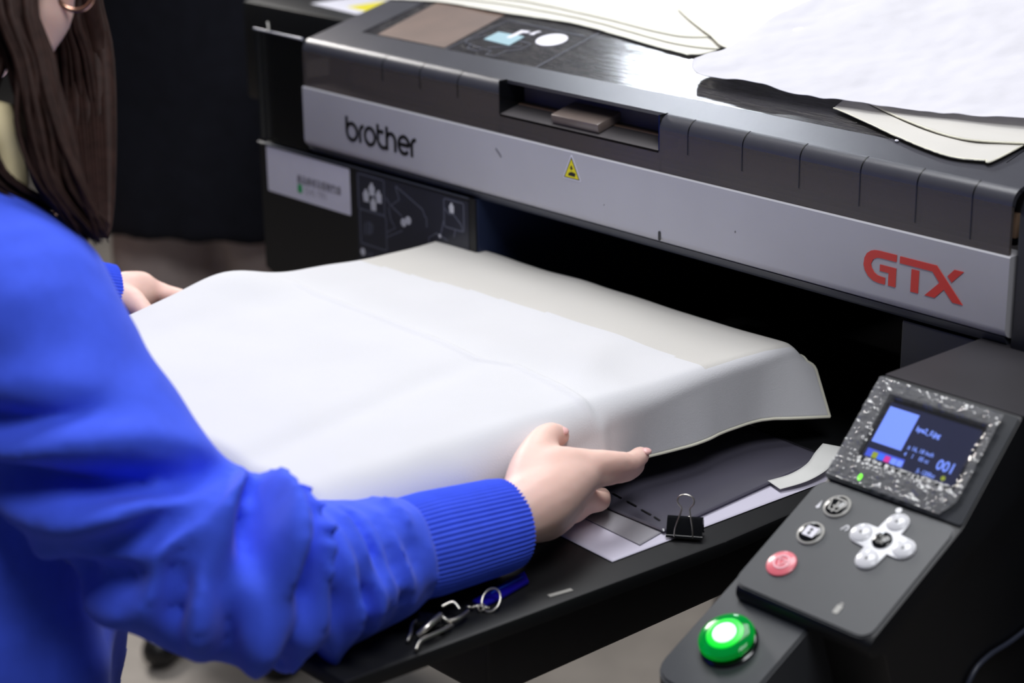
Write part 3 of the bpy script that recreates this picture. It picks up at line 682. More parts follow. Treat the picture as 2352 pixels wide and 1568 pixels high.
# start button block
GB = plane_map((0, -0.383, 0.8545), (0, -0.295, 0.9000))
bo = rrect(0.9555, 1.0440, 0.000, 0.180, 0.020)
tops = [Vector(GB(u, v, 0)) for u, v in bo]
bmk = bmesh.new(); b = [bmk.verts.new(p) for p in tops]; a = [bmk.verts.new((p.x + (0.012 if p.y < -0.33 else 0) * 0, p.y * 0.92 - 0.02, 0.700)) for p in tops]
bmk.faces.new(b); bmk.faces.new(a)
for i in range(len(b)): bmk.faces.new((a[i], a[(i + 1) % len(b)], b[(i + 1) % len(b)], b[i]))
bmesh.ops.recalc_face_normals(bmk, faces=bmk.faces)
bmesh.ops.bevel(bmk, geom=[e for e in bmk.edges if all(v in b for v in e.verts)], offset=0.0018, segments=2, affect='EDGES')
blk = from_bm('start_button_block', bmk, M_CONSOLE, PR, angle=35)
def gmat(u, v):
    o = Vector(GB(u, v, 0)); ex = Vector((1, 0, 0)); ey = (Vector(GB(u, v + 1, 0)) - o).normalized(); ez = ex.cross(ey)
    M = Matrix((ex, ey, ez)).transposed().to_4x4(); M.translation = o; return M
GM = gmat(0.9965, 0.052)
tag(lathe('start_button', [(0.0175, 0.0), (0.0175, 0.005), (0.0215, 0.0060), (0.0228, 0.0085), (0.0220, 0.0112), (0.0190, 0.0130), (0.0115, 0.0136)], GM, M_GLENS, blk, 40), 'lit green start button')
lathe('button_glow_ring', [(0.0150, 0.0130), (0.0148, 0.0138), (0.0125, 0.0146), (0.0090, 0.0142)], GM, M_GMID, blk, 36)
lathe('button_core', [(0.0094, 0.0138), (0.0094, 0.0150), (0.0078, 0.0157), (0.0002, 0.0159)], GM, M_GCORE, blk, 30)
lathe('button_collar', [(0.0235, 0.0), (0.0235, 0.002), (0.021, 0.0035), (0.0176, 0.0035)], GM, M_GLOSSB, blk, 36)

# ------------------------------------------------------------------ stand
ST_ = empty('printer_stand', (0.5, 0.45, 0.0)); tag(ST_, 'grey metal stand with crossbars under the printer', 'stand')
for x, y in ((1.14, 0.10), (1.14, 0.86), (-0.05, 0.86), (0.98, -0.16)):
    box('leg', x - 0.03, x + 0.03, y - 0.03, y + 0.03, 0.0, 0.90 if x < 0 else 0.664, M_STAND, ST_, 0.003)
box('crossbar', 0.0, 1.17, 0.80, 0.90, 0.62, 0.664, M_STAND, ST_, 0.003)
box('crossbar', 0.95, 1.17, -0.19, 0.90, 0.62, 0.664, M_BLACKM, ST_, 0.003)
box('foot_rail', -0.12, 0.80, 0.30, 0.38, 0.05, 0.10, M_STAND, ST_, 0.004)

# ------------------------------------------------------------------ cloth on the platen
ZT = 0.9790
def cl_fr(v):
    y = -0.548 + 0.580 * v
    r = interp([(0.0, 0.046), (0.3, 0.040), (0.6, 0.022), (0.85, 0.014), (1.0, 0.012)], v)
    xr = interp([(0.0, 0.752), (0.5, 0.748), (0.8, 0.746), (0.95, 0.752), (1.0, 0.757)], v)
    h = interp([(0.0, 0.030), (0.2, 0.050), (0.45, 0.056), (0.63, 0.064), (0.8, 0.066), (0.92, 0.066), (1.0, 0.072)], v)
    return y, r, xr, h
def crease_y(x): return interp([(0.25, -0.220), (0.49, -0.224), (0.58, -0.231), (0.62, -0.218), (0.70, -0.232), (0.77, -0.246)], x)
def cl(u, v):
    y, r, xr, h = cl_fr(v)
    xl = 0.236 + 0.006 * math.sin(v * 9) - 0.008 * math.exp(-((y + 0.29) / 0.07) ** 2)
    L0 = 0.03; L1 = (xr - r) - xl; L2 = r * PI / 2; L3 = max(h - r, 0.004); T = L0 + L1 + L2 + L3
    s = u * T
    if s < L0: t = 1 - s / L0; x, z = xl - 0.006 * t, ZT - 0.030 * t * t
    elif s < L0 + L1: x, z = xl + s - L0, ZT
    elif s < L0 + L1 + L2:
        a = (s - L0 - L1) / r; x, z = xr - r + r * math.sin(a), ZT - r + r * math.cos(a)
    else:
        t = s - L0 - L1 - L2; k = t / L3
        fl = interp([(0.0, 0.004), (0.55, 0.004), (0.75, 0.003), (0.90, 0.006), (1.0, 0.022)], v)
        x = xr + fl * k + 0.004 * k * math.sin(y * 46 + 0.5) + 0.002 * k * nz(y * 30, 2.0)
        z = ZT - r - t
    top = sstep(ZT - 0.03, ZT - 0.004, z)
    # raised wave on the far edge, sewn fold, soft wrinkles
    z += 0.018 * math.exp(-((y + 0.275) / 0.055) ** 2) * math.exp(-((x - 0.235) / 0.05) ** 2)
    z += 0.006 * math.exp(-((y + 0.36) / 0.05) ** 2) * math.exp(-((x - 0.25) / 0.06) ** 2)
    d = y - crease_y(x)
    fade = sstep(0.0, 0.05, x - 0.24)
    z += top * fade * (0.0030 * math.exp(-(d / 0.004) ** 2) + 0.0022 * sstep(0.006, -0.004, d))
    if top < 0.9: x += (1 - top) * 0.004 * math.exp(-((y + 0.236) / 0.008) ** 2)
    z += top * 0.0022 * (nz(x * 7 + y * 3, y * 9) + 0.5 * nz(x * 16, y * 20 + x * 6, 4))
    z += top * 0.006 * math.exp(-((x - 0.66 + (y + 0.16) * 0.5) / 0.03) ** 2) * math.exp(-((y + 0.16) / 0.06) ** 2)
    z -= top * 0.006 * math.exp(-((x - 0.60 + (y + 0.33) * 0.2) / 0.02) ** 2) * sstep(-0.20, -0.32, y) * 0.7
    # back and front edges roll over the platen
    z -= 0.034 * sstep(0.008, 0.034, y) ** 2 * top * sstep(0.80, 0.70, x)
    z -= 0.020 * sstep(-0.520, -0.552, y) ** 1.5 * top
    y2 = y + 0.004 * nz(x * 8, 7.0) * sstep(0.9, 1.0, v) + 0.006 * nz(x * 6, 3.0) * sstep(0.1, 0.0, v)
    y2 += 0.006 * (1 - top) * sstep(0.93, 1.0, v)
    return (x, y2, z)
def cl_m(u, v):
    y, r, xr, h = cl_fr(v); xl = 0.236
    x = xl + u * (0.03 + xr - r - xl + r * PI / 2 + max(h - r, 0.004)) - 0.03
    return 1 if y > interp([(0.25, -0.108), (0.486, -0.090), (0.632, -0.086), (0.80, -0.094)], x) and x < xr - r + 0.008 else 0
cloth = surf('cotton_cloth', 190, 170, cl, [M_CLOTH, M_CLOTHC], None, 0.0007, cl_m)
tag(cloth, 'white cotton cloth spread over the platen and held by both hands', 'cloth')
edge = [cl(1.0, j / 160) for j in range(161)]
tube('hem', [Vector(p) for p in edge], 0.0016, M_HEM, cloth, 8)
edge = [cl(0.155 + 0.845 * j / 120, 1.0) for j in range(70, 121)]
tube('hem', [Vector(p) for p in edge], 0.0015, M_HEM, cloth, 8)
edge = [cl(j / 120, 0.0) for j in range(121)]
tube('hem', [Vector(p) for p in edge], 0.0015, M_HEM, cloth, 8)

# ------------------------------------------------------------------ cloths and tissue on the lid
def lid_sheet(name, B, T, L, R, h0, amp, fr, m, label, cat, hemm=None, seed=0, nu=70, nv=50, group=None, curl=0.0, hem_sides=('B', 'R')):
    f = coons(B, T, L, R)
    def g(u, v):
        x, y = f(u, v)
        e = min(u, 1 - u, v) * 6
        h = h0 + amp * (0.6 + nz(x * fr + seed, y * fr)) + 0.4 * amp * nz(x * fr * 3, y * fr * 3 + seed) + curl * max(0, 1 - e) ** 2 * (0.5 + 0.5 * nz(x * 12 + seed, y * 12))
        return LID(x, y, max(h, h0 * 0.6))
    o = surf(name, nu, nv, g, m, None, 0.0006)
    tag(o, label, cat, group)
    loc = o.location
    if hemm:
        if 'B' in hem_sides: tube('hem', [Vector(g(i / 80, 0)) for i in range(81)], 0.0009, hemm, o, 6)
        if 'R' in hem_sides: tube('hem', [Vector(g(1, i / 60)) for i in range(61)], 0.0009, hemm, o, 6)
        if 'L' in hem_sides: tube('hem', [Vector(g(0, i / 60)) for i in range(61)], 0.0009, hemm, o, 6)
    return o
lid_sheet('folded_cloth', [(-0.03, 0.118), (0.079, 0.141), (0.182, 0.141), (0.308, 0.145), (0.447, 0.128), (0.505, 0.121)], [(-0.03, 0.42), (0.2, 0.43), (0.54, 0.42)], [(-0.03, 0.118), (-0.03, 0.42)], [(0.505, 0.121), (0.53, 0.165), (0.54, 0.42)], 0.0012, 0.0012, 9, M_PILE, 'lowest white cloth of the pile on the printer lid', 'cloth', M_PILEH, 1)
lid_sheet('folded_cloth', [(-0.02, 0.133), (0.079, 0.152), (0.180, 0.160), (0.308, 0.157), (0.470, 0.139), (0.528, 0.143)], [(-0.02, 0.42), (0.2, 0.43), (0.55, 0.42)], [(-0.02, 0.133), (-0.02, 0.42)], [(0.528, 0.143), (0.545, 0.20), (0.55, 0.42)], 0.0027, 0.0012, 9, M_PILE, 'middle white cloth with cream hem in the pile on the lid', 'cloth', M_PILEH, 1)
lid_sheet('folded_cloth', [(-0.01, 0.148), (0.09, 0.160), (0.190, 0.172), (0.312, 0.166), (0.450, 0.154), (0.500, 0.166)], [(-0.01, 0.42), (0.2, 0.43), (0.52, 0.42)], [(-0.01, 0.148), (-0.01, 0.42)], [(0.500, 0.166), (0.515, 0.25), (0.52, 0.42)], 0.0042, 0.0012, 9, M_PILE, 'topmost cloth of the left pile on the lid', 'cloth', M_PILEH, 1)
lid_sheet('folded_cloth', [(0.412, 0.208), (0.452, 0.186), (0.500, 0.162), (0.549, 0.139), (0.60, 0.16)], [(0.48, 0.47), (0.70, 0.47)], [(0.412, 0.208), (0.44, 0.33), (0.48, 0.47)], [(0.60, 0.16), (0.64, 0.30), (0.70, 0.47)], 0.0070, 0.0012, 7, M_PILE, 'single white cloth lying slantwise between the pile and the tissue', 'cloth', M_PILEH, 4)
lid_sheet('folded_cloth', [(0.744, 0.066), (0.822, 0.043), (0.871, 0.029), (0.909, 0.022), (0.942, 0.0265)], [(0.70, 0.45), (0.985, 0.45)], [(0.744, 0.066), (0.72, 0.25), (0.70, 0.45)], [(0.942, 0.0265), (0.955, 0.070), (0.985, 0.45)], 0.0020, 0.0020, 10, M_CLOTHC, 'white cloth with stitched hem at the right end of the lid', 'cloth', M_HEM, 5, hem_sides=('B', 'R'))
lid_sheet('folded_cloth', [(0.770, 0.085), (0.830, 0.065), (0.900, 0.052), (0.960, 0.066)], [(0.72, 0.46), (1.0, 0.46)], [(0.770, 0.085), (0.74, 0.25), (0.72, 0.46)], [(0.960, 0.066), (0.99, 0.25), (1.0, 0.46)], 0.0048, 0.0012, 9, M_CLOTHC, 'second white cloth stacked under the tissue at the lid end', 'cloth', M_HEM, 6, hem_sides=('B',))
lid_sheet('tissue_sheet', [(0.556, 0.074), (0.574, 0.066), (0.626, 0.066), (0.736, 0.067), (0.80, 0.072), (0.90, 0.085), (0.99, 0.10)], [(0.57, 0.40), (0.78, 0.41), (1.0, 0.41)], [(0.556, 0.074), (0.540, 0.100), (0.552, 0.144), (0.545, 0.215), (0.563, 0.32), (0.57, 0.40)], [(0.99, 0.10), (1.0, 0.41)], 0.0085, 0.0042, 18, M_TISSUE, 'crumpled translucent white tissue sheet on the lid', 'tissue paper', None, 7, 130, 90, curl=0.004)
bm = bmesh.new(); bm_ball(bm, Vector(LID(0.842, 0.034, 0.0016)), 0.0022, 0.0016, 0.0012, None, 8)
for v in bm.verts: v.co += Vector((nz(*(v.co * 900)), nz(*(v.co * 700)), 0)) * 0.0005
tag(from_bm('paper_scrap', bm, M_WHITE), 'tiny white scrap lying on the lid frame', 'scrap')

# ------------------------------------------------------------------ papers, clip, keys on the carriage
def flat_sheet(name, pts, z, m, label, cat, curl=0.0, group=None, nu=24, nv=24):
    f = coons([pts[0], pts[1]], [pts[3], pts[2]], [pts[0], pts[3]], [pts[1], pts[2]])
    def g(u, v):
        x, y = f(u, v)
        return (x, y, z + curl * (sstep(0.75, 1.0, u) + 0.4 * nz(x * 9, y * 9)) + 0.0004)
    return tag(surf(name, nu, nv, g, m, None, 0.0003), label, cat, group)
flat_sheet('document_sheet', [(0.60, -0.287), (0.832, -0.302), (0.845, -0.010), (0.60, 0.04)], 0.8806, M_PAPER, 'pale sheet of paper on the black carriage, under the tinted sleeve', 'paper')
flat_sheet('printed_sheet', [(0.62, -0.250), (0.826, -0.263), (0.818, -0.215), (0.62, -0.205)], 0.8818, M_PAPERG, 'grey printed slip on the paper beside the hand', 'paper')
slv = flat_sheet('plastic_sleeve', [(0.61, -0.230), (0.824, -0.232), (0.812, 0.004), (0.61, 0.020)], 0.8834, M_SLEEVE, 'dark tinted clear plastic sleeve on the paper', 'sleeve', 0.0006)
SH = lambda u, v, h: (u, v, 0.8848 + h)
for x0, x1, y in ((0.735, 0.748, -0.206), (0.756, 0.770, -0.209), (0.778, 0.792, -0.213), (0.797, 0.806, -0.216)):
    ribbons('print_line', [[(x0, y), (x1, y - 0.002)]], 0.0009, SH, 0.0002, M_INK, slv)
tb = [(0.815, -0.084, 0.8850), (0.822, -0.060, 0.8870), (0.822, -0.036, 0.8905), (0.814, -0.014, 0.8940), (0.808, 0.004, 0.8960)]
ts = spline(tb, 30)
def tape_f(u, v):
    k = int(round(u * 29)); p = Vector(ts[k]); q = Vector(ts[min(k + 1, 29)]); o_ = Vector(ts[max(k - 1, 0)])
    t = (q - o_).normalized(); s = Vector((t.y, -t.x, 0)).normalized()
    return tuple(p + s * 0.022 * (v - 0.15) + Vector((0, 0, 0.0)))
tag(surf('paper_tape', 29, 6, tape_f, M_TAPE, None, 0.0004), 'bent strip of white paper tape on the far end of the sleeve', 'tape')
# binder clip
bx = Vector((0.80, 0.60, 0)).normalized(); by = Vector((-0.60, 0.80, 0)); bz = Vector((0, 0, 1))
BO = Vector((0.838, -0.2195, 0.8835))
CL = empty('binder_clip', BO); tag(CL, 'black binder clip with silver wire handles on the paper edge', 'binder clip')
def bp(a, b, c): return BO + bx * a + by * b + bz * c
body = [(-0.0095, 0.0005), (-0.0080, 0.0085), (-0.0030, 0.0155), (0.0000, 0.0162), (0.0035, 0.0140), (0.0060, 0.0010), (0.0048, 0.0008), (0.0024, 0.0125), (0.0, 0.0146), (-0.0022, 0.0140), (-0.0068, 0.0080), (-0.0083, 0.0005)]
prism('clip_body', body, lambda p: bp(-0.0155, p[0], p[1]), lambda p: bp(0.0155, p[0], p[1]), M_GLOSSB, CL)
for yy in (-0.0095, 0.0058): tube('clip_lip', [bp(-0.0158, yy, 0.0008), bp(0.0158, yy, 0.0008)], 0.0016, M_GLOSSB, CL, 8)
loop = [(-0.0085, -0.0105, 0.001), (-0.0075, -0.0100, 0.010), (-0.0030, -0.0090, 0.024), (-0.0028, -0.0085, 0.0275), (-0.0062, -0.008, 0.032), (-0.0050, -0.0078, 0.0375), (0.0010, -0.0076, 0.0395), (0.0068, -0.0078, 0.037), (0.0078, -0.008, 0.032), (0.0048, -0.0085, 0.0275), (0.0046, -0.0090, 0.024), (0.0070, -0.0100, 0.010), (0.0075, -0.0105, 0.001)]
tube('wire_handle', [bp(*p) for p in spline(loop, 70)], 0.0007, M_STEEL, CL, 8)
loop2 = [(-0.010, 0.0065, 0.001), (-0.004, 0.018, 0.0012), (-0.0038, 0.022, 0.0012), (-0.007, 0.027, 0.0012), (0.0, 0.033, 0.0012), (0.007, 0.027, 0.0012), (0.0038, 0.022, 0.0012), (0.004, 0.018, 0.0012), (0.010, 0.0065, 0.001)]
tube('wire_handle', [bp(*p) for p in spline(loop2, 50)], 0.0007, M_STEEL, CL, 8)
# key bunch
KZ = 0.8803
KB = empty('key_bunch', (0.82, -0.47, KZ)); tag(KB, 'bunch of steel clips and key ring on the black carriage edge', 'keys')
def kw(px, py, h=0.004):
    p = W(px, py, 1.0); d = p - CAM; t = (KZ + h - CAM.z) / d.z; return CAM + d * t
def ring_path(c, r, tilt, n=26, az=0.0):
    return [c + Vector((math.cos(a) * r * math.cos(az) - math.sin(a) * r * math.sin(az), math.cos(a) * r * math.sin(az) + math.sin(a) * r * math.cos(az), r * tilt * (1 + math.sin(a)))) for a in [2 * PI * k / n for k in range(n + 1)]]
def clip_arm(pts, r, nm='spring_clip', m=M_STEEL): tube(nm, [Vector(p) for p in spline([tuple(q) for q in pts], 24)], r, m, KB, 8)
clip_arm([kw(960, 1458, 0.006), kw(985, 1436, 0.012), kw(1012, 1412, 0.014)], 0.0026)
clip_arm([kw(955, 1492, 0.003), kw(968, 1470, 0.006), kw(1010, 1450, 0.006), kw(1038, 1435, 0.005)], 0.0016)
clip_arm([kw(936, 1472, 0.003), kw(943, 1455, 0.006), kw(950, 1430, 0.008), kw(980, 1418, 0.009)], 0.0016)
clip_arm([kw(1012, 1412, 0.012), kw(1030, 1425, 0.008), kw(1055, 1418, 0.008), kw(1075, 1402, 0.008)], 0.0016)
clip_arm([kw(1015, 1392, 0.012), kw(1040, 1382, 0.014), kw(1055, 1398, 0.010)], 0.0014)
prism('clip_jaw', [(-0.012, 0.0), (0.014, 0.0), (0.010, 0.010), (-0.008, 0.012)], lambda p: tuple(kw(1000, 1450, 0) + Vector((p[0] * 0.7, p[0] * 0.7 - 0.008, p[1]))), lambda p: tuple(kw(1000, 1450, 0) + Vector((p[0] * 0.7 - 0.012, p[0] * 0.7 + 0.004, p[1]))), M_GLOSSB, KB, 0.001)
for px, py in ((1078, 1398), (1092, 1396), (1106, 1399), (1116, 1399)): tube('chain_link', ring_path(kw(px, py, 0.002), 0.0028, 0.6, 16, px), 0.0007, M_STEEL, KB, 6)
tube('key_ring', ring_path(kw(1128, 1395, 0.001), 0.0075, 0.9, 30, 0.5), 0.0010, M_STEEL, KB, 8)
tagp = [kw(1085, 1385, 0.001), kw(1120, 1365, 0.001), kw(1205, 1318, 0.001), kw(1215, 1340, 0.001), kw(1150, 1378, 0.001), kw(1110, 1396, 0.001)]
prism('blue_tag', tagp, lambda p: tuple(p), lambda p: tuple(p + Vector((0, 0, 0.003))), M_BLUEP, KB, 0.0006)
tube('tag_seam', [kw(1128, 1362, 0.0045), kw(1150, 1350, 0.0045), kw(1200, 1325, 0.0045)], 0.0008, mat('bright_blue_plastic', (30, 70, 200), 0.3), KB, 6)
# cable at the right
cab = [Vector(p) for p in ((1.150, -0.003, 0.884), (1.128, -0.035, 0.878), (1.1095, -0.075, 0.863), (1.1092, -0.100, 0.854), (1.1092, -0.128, 0.849), (1.1092, -0.156, 0.847), (1.1092, -0.176, 0.838), (1.1095, -0.183, 0.812), (1.120, -0.172, 0.72), (1.190, -0.165, 0.60), (1.215, -0.150, 0.30), (1.22, -0.14, 0.004))]
tag(tube('power_cable', [Vector(p) for p in spline([tuple(c) for c in cab], 40)], 0.0022, M_CABLE, None, 8), 'thin blue black cable hanging beside the console at the right', 'cable')

# ------------------------------------------------------------------ operator in the blue sweater
OP = empty('person', (0.46, -0.80, 0.0)); tag(OP, 'person in a blue knitted sweater leaning over the platen, both hands on the cloth', 'person')
S_R = W(35, 735, 1.47); E_R = W(512, 1372, 1.47); W_R = W(1155, 1205, 1.633)
S_L = Vector((0.30, -0.69, 1.175)); E_L = Vector((0.10, -0.60, 1.02)); W_L = W(262, 688, 2.07)
NB = Vector((0.455, -0.70, 1.235)); HC = W(-40, -135, 1.60)
HIP = Vector((0.475, -0.80, 0.82))
# body: one continuous surface (head, neck, trunk, arms, hands)
bm = bmesh.new()
fwd = Vector((-0.55, 0.75, -0.35)).normalized(); upv = Vector((0.10, 0.35, 0.93)); upv = (upv - fwd * upv.dot(fwd)).normalized(); rgt = fwd.cross(upv)
RH = Matrix((rgt, fwd, upv)).transposed()
def hp(a, b, c): return HC + rgt * a + fwd * b + upv * c
bm_ball(bm, hp(0, -0.008, 0.022), 0.074, 0.092, 0.090, RH)
bm_ball(bm, hp(0, 0.022, -0.040), 0.058, 0.068, 0.072, RH)
bm_ball(bm, hp(0, 0.070, -0.088), 0.022, 0.018, 0.020, RH)
bm_chain(bm, [(hp(0, 0.084, 0.012), 0.008), (hp(0, 0.104, -0.028), 0.011)], 6, 10)
bm_chain(bm, [(hp(-0.018, 0.088, -0.058), 0.007), (hp(0, 0.094, -0.058), 0.008), (hp(0.018, 0.088, -0.058), 0.007)], 8, 8)
EAR = W(150, -22, 1.535)
bm_ball(bm, EAR + Vector((-0.008, 0.0, 0.012)), 0.010, 0.016, 0.030, RH)
bm_ball(bm, hp(-0.076, -0.006, -0.014), 0.009, 0.017, 0.030, RH)
bm_chain(bm, [(EAR + Vector((-0.008, 0, 0.0)), 0.014), (EAR + Vector((-0.05, -0.01, 0.0)), 0.03)], 6, 12)
bm_chain(bm, [(NB - Vector((0, 0.0, 0.05)), 0.044), (NB, 0.046), (hp(0.0, -0.02, -0.06), 0.055)], 12, 20)
bm_chain(bm, [(W(85, 95, 1.55), 0.016), (W(96, 50, 1.55), 0.022), (W(96, 0, 1.55), 0.026), (W(60, -60, 1.57), 0.035)], 10, 12)
for s_, sh in ((1, S_R), (-1, S_L)): bm_chain(bm, [(NB - Vector((0, 0.015, 0.075)), 0.030), (sh - Vector((0, 0, 0.02)), 0.030)], 8, 14)
bm_chain(bm, [(HIP, 0.10), (Vector((0.465, -0.77, 1.0)), 0.095), (NB - Vector((0, 0.02, 0.12)), 0.06)], 14, 24)
bm_chain(bm, [(S_R, 0.042), ((S_R + E_R) / 2, 0.040), (E_R, 0.034), ((E_R + W_R) / 2, 0.032), (W_R, 0.024)], 30, 18)
bm_chain(bm, [(S_L, 0.042), ((S_L + E_L) / 2, 0.040), (E_L, 0.034), ((E_L + W_L) / 2, 0.031), (W_L, 0.024)], 30, 18)
def hand(bm, q): # list of chains in pixel, distance, radius
    for ch in q: bm_chain(bm, [(W(x, y, d), r) for x, y, d, r in ch], 7 * len(ch), 14)
RHAND = [
    # wrist and palm
    [(1185, 1180, 1.630, 0.026), (1235, 1150, 1.645, 0.0285), (1285, 1115, 1.665, 0.026), (1330, 1092, 1.685, 0.019)],
    [(1195, 1165, 1.640, 0.022), (1240, 1110, 1.660, 0.025), (1275, 1085, 1.672, 0.023), (1335, 1070, 1.690, 0.016)],
    [(1200, 1195, 1.640, 0.020), (1255, 1180, 1.665, 0.020), (1305, 1155, 1.690, 0.016)],
    [(1205, 1205, 1.650, 0.016), (1255, 1200, 1.685, 0.016), (1295, 1185, 1.705, 0.0125)],
    # thumb over the cloth edge
    [(1205, 1135, 1.645, 0.020), (1222, 1075, 1.668, 0.0195), (1240, 1025, 1.690, 0.0145), (1262, 1000, 1.706, 0.0118), (1285, 1000, 1.722, 0.0098)],
    # index along the edge
    [(1318, 1075, 1.685, 0.0165), (1370, 1064, 1.692, 0.0125), (1412, 1062, 1.702, 0.0106), (1446, 1062, 1.722, 0.0098), (1472, 1045, 1.742, 0.0088)],
    # middle, below the cloth
    [(1310, 1105, 1.682, 0.016), (1360, 1092, 1.695, 0.0125), (1405, 1086, 1.712, 0.0105), (1440, 1082, 1.738, 0.0095), (1462, 1068, 1.756, 0.0085)],
    # ring, curled under
    [(1295, 1140, 1.685, 0.015), (1338, 1140, 1.712, 0.0120), (1362, 1150, 1.735, 0.0105), (1378, 1150, 1.752, 0.0098), (1382, 1138, 1.764, 0.0088)],
    # little finger
    [(1280, 1180, 1.700, 0.013), (1312, 1178, 1.722, 0.0105), (1330, 1172, 1.742, 0.0092), (1338, 1160, 1.756, 0.0082)],
]
LHAND = [
    [(262, 690, 2.070, 0.024), (290, 678, 2.085, 0.026), (318, 668, 2.100, 0.022)],
    [(258, 702, 2.060, 0.020), (290, 700, 2.078, 0.020), (312, 698, 2.092, 0.016)],
    # index straight along the far edge
    [(300, 660, 2.095, 0.018), (333, 660, 2.105, 0.0130), (372, 672, 2.108, 0.0108), (410, 682, 2.105, 0.0098), (440, 688, 2.100, 0.0088)],
    [(300, 680, 2.115, 0.016), (340, 684, 2.125, 0.0125), (380, 694, 2.125, 0.0105), (415, 702, 2.120, 0.009)],
    [(298, 700, 2.125, 0.014), (335, 708, 2.130, 0.0115), (372, 718, 2.128, 0.010), (400, 724, 2.122, 0.0085)],
    [(292, 716, 2.125, 0.012), (325, 728, 2.130, 0.0100), (352, 736, 2.128, 0.0085)],
    # thumb nearest, pressing the cloth
    [(272, 692, 2.055, 0.019), (298, 690, 2.050, 0.0155), (318, 704, 2.040, 0.0120), (338, 722, 2.035, 0.0098), (352, 738, 2.034, 0.0088)],
]
hand(bm, RHAND); hand(bm, LHAND)
bod = remeshed('body', bm, 0.0042, M_SKIN, OP, 3)
tag(bod, 'bare skin of head and hands')
# nails
for c, r in ((W(1291, 990, 1.713), 0.0062), (W(1483, 1036, 1.737), 0.0055)):
    bm = bmesh.new(); bm_ball(bm, c, r, r, r * 0.55, None, 12); from_bm('finger_nail', bm, M_NAIL, bod, True)
# eyes
for s in (-1, 1):
    bm = bmesh.new(); bm_ball(bm, hp(0.030 * s, 0.074, 0.008), 0.012, 0.012, 0.012, RH, 14); from_bm('eye', bm, mat('eye_white', (225, 222, 218), 0.2), bod, True)
# sweater
def sleeve(bm, A, B, C, radii, fold, n=190, seg=96):
    sag = Vector((-0.004, -0.004, -0.007))
    pts = [tuple(A), tuple(A + (B - A) * 0.34 + sag), tuple(A + (B - A) * 0.72 + sag), tuple(B + (A - B) * 0.08 + (C - B) * 0.08), tuple(B + (C - B) * 0.34 + sag), tuple(B + (C - B) * 0.66 + sag), tuple(C)]
    fr = frames(spline(pts, n)); rings = []
    side = Vector((0.69, -0.62, 0.33))                       # outer side of the sleeve
    for i, (p, t, a, b) in enumerate(fr):
        s_ = i / (n - 1); r = interp(radii, s_)
        a2 = (side - t * side.dot(t)).normalized(); b2 = t.cross(a2)
        ring = []
        for k in range(seg):
            ph = -PI + 2 * PI * k / seg
            ring.append(bm.verts.new(p + (a2 * math.cos(ph) + b2 * math.sin(ph)) * (r + fold(s_, ph))))
        rings.append(ring)
    for i in range(n - 1):
        for k in range(seg): bm.faces.new((rings[i][k], rings[i][(k + 1) % seg], rings[i + 1][(k + 1) % seg], rings[i + 1][k]))
    bm.faces.new(list(reversed(rings[0]))); bm.faces.new(rings[-1])
# folds: (s at centre, angle, half width in angle, depth, width in s, slant)
FOLDS = [(0.235, 0.1, 1.7, 0.017, 0.024, -0.085), (0.12, 0.5, 1.2, 0.010, 0.022, -0.07), (0.36, -0.5, 1.1, 0.010, 0.018, -0.06), (0.33, 0.9, 0.9, 0.009, 0.02, -0.05),
         (0.475, -1.0, 0.9, 0.022, 0.020, 0.035), (0.555, -0.9, 1.2, 0.019, 0.017, 0.05), (0.43, 0.3, 0.7, 0.008, 0.016, 0.05), (0.52, 0.5, 0.8, 0.008, 0.018, 0.06),
         (0.625, -0.8, 1.0, 0.014, 0.014, 0.03), (0.68, -0.2, 1.2, 0.015, 0.014, 0.03), (0.74, -0.9, 0.9, 0.012, 0.012, 0.02), (0.77, 0.5, 1.0, 0.013, 0.013, 0.03), (0.815, -0.3, 1.3, 0.013, 0.012, 0.02),
         (0.87, 0.3, 1.0, 0.011, 0.010, 0.02), (0.91, -0.6, 1.1, 0.010, 0.009, 0.015), (0.62, 0.8, 0.8, 0.010, 0.014, 0.05), (0.70, 1.4, 0.8, 0.008, 0.014, 0.03), (0.95, 0.4, 1.2, 0.006, 0.008, 0.01)]
random.seed(5)
for k in range(9): FOLDS.append((0.3 + 0.66 * random.random(), random.uniform(-PI, PI), random.uniform(0.5, 0.9), random.uniform(0.003, 0.007), random.uniform(0.009, 0.015), random.uniform(-0.04, 0.06)))
def fold_r(s, ph):
    d = 0.0
    for s0, p0, hw, dp, ws, sk in FOLDS:
        q = (ph - p0 + PI) % (2 * PI) - PI
        if abs(q) > hw: continue
        lobe = math.cos(q / hw * PI / 2) ** 1.2
        x = (s - s0 - sk * q) / (ws * 1.2)
        if abs(x) > 4: continue
        d += (2.3 - 0.45 * sstep(0.55, 0.65, s0)) * lobe * dp * (-math.exp(-x * x) + 0.55 * math.exp(-((x - 1.9) / 1.1) ** 2) + 0.40 * math.exp(-((x + 1.9) / 1.1) ** 2))
    d += sstep(0.0, 0.15, s) * sstep(0.95, 0.7, s) * 0.006 * nz(math.cos(ph) * 1.1, math.sin(ph) * 1.1, s * 7 + 3)
    return d
CU_R = W_R + (E_R - W_R).normalized() * 0.090
bm = bmesh.new()
sleeve(bm, S_R, E_R, CU_R, [(0, 0.075), (0.2, 0.073), (0.42, 0.071), (0.58, 0.067), (0.75, 0.057), (0.9, 0.052), (0.96, 0.048), (1.0, 0.043)], fold_r)
CU_L = W_L + (E_L - W_L).normalized() * 0.07
sleeve(bm, S_L, E_L, CU_L, [(0, 0.076), (0.3, 0.072), (0.55, 0.064), (0.8, 0.054), (1.0, 0.040)], fold_r, 110, 48)
X, Y = Vector((1, 0, 0)), Vector((0, 1, 0.0))
rings = []
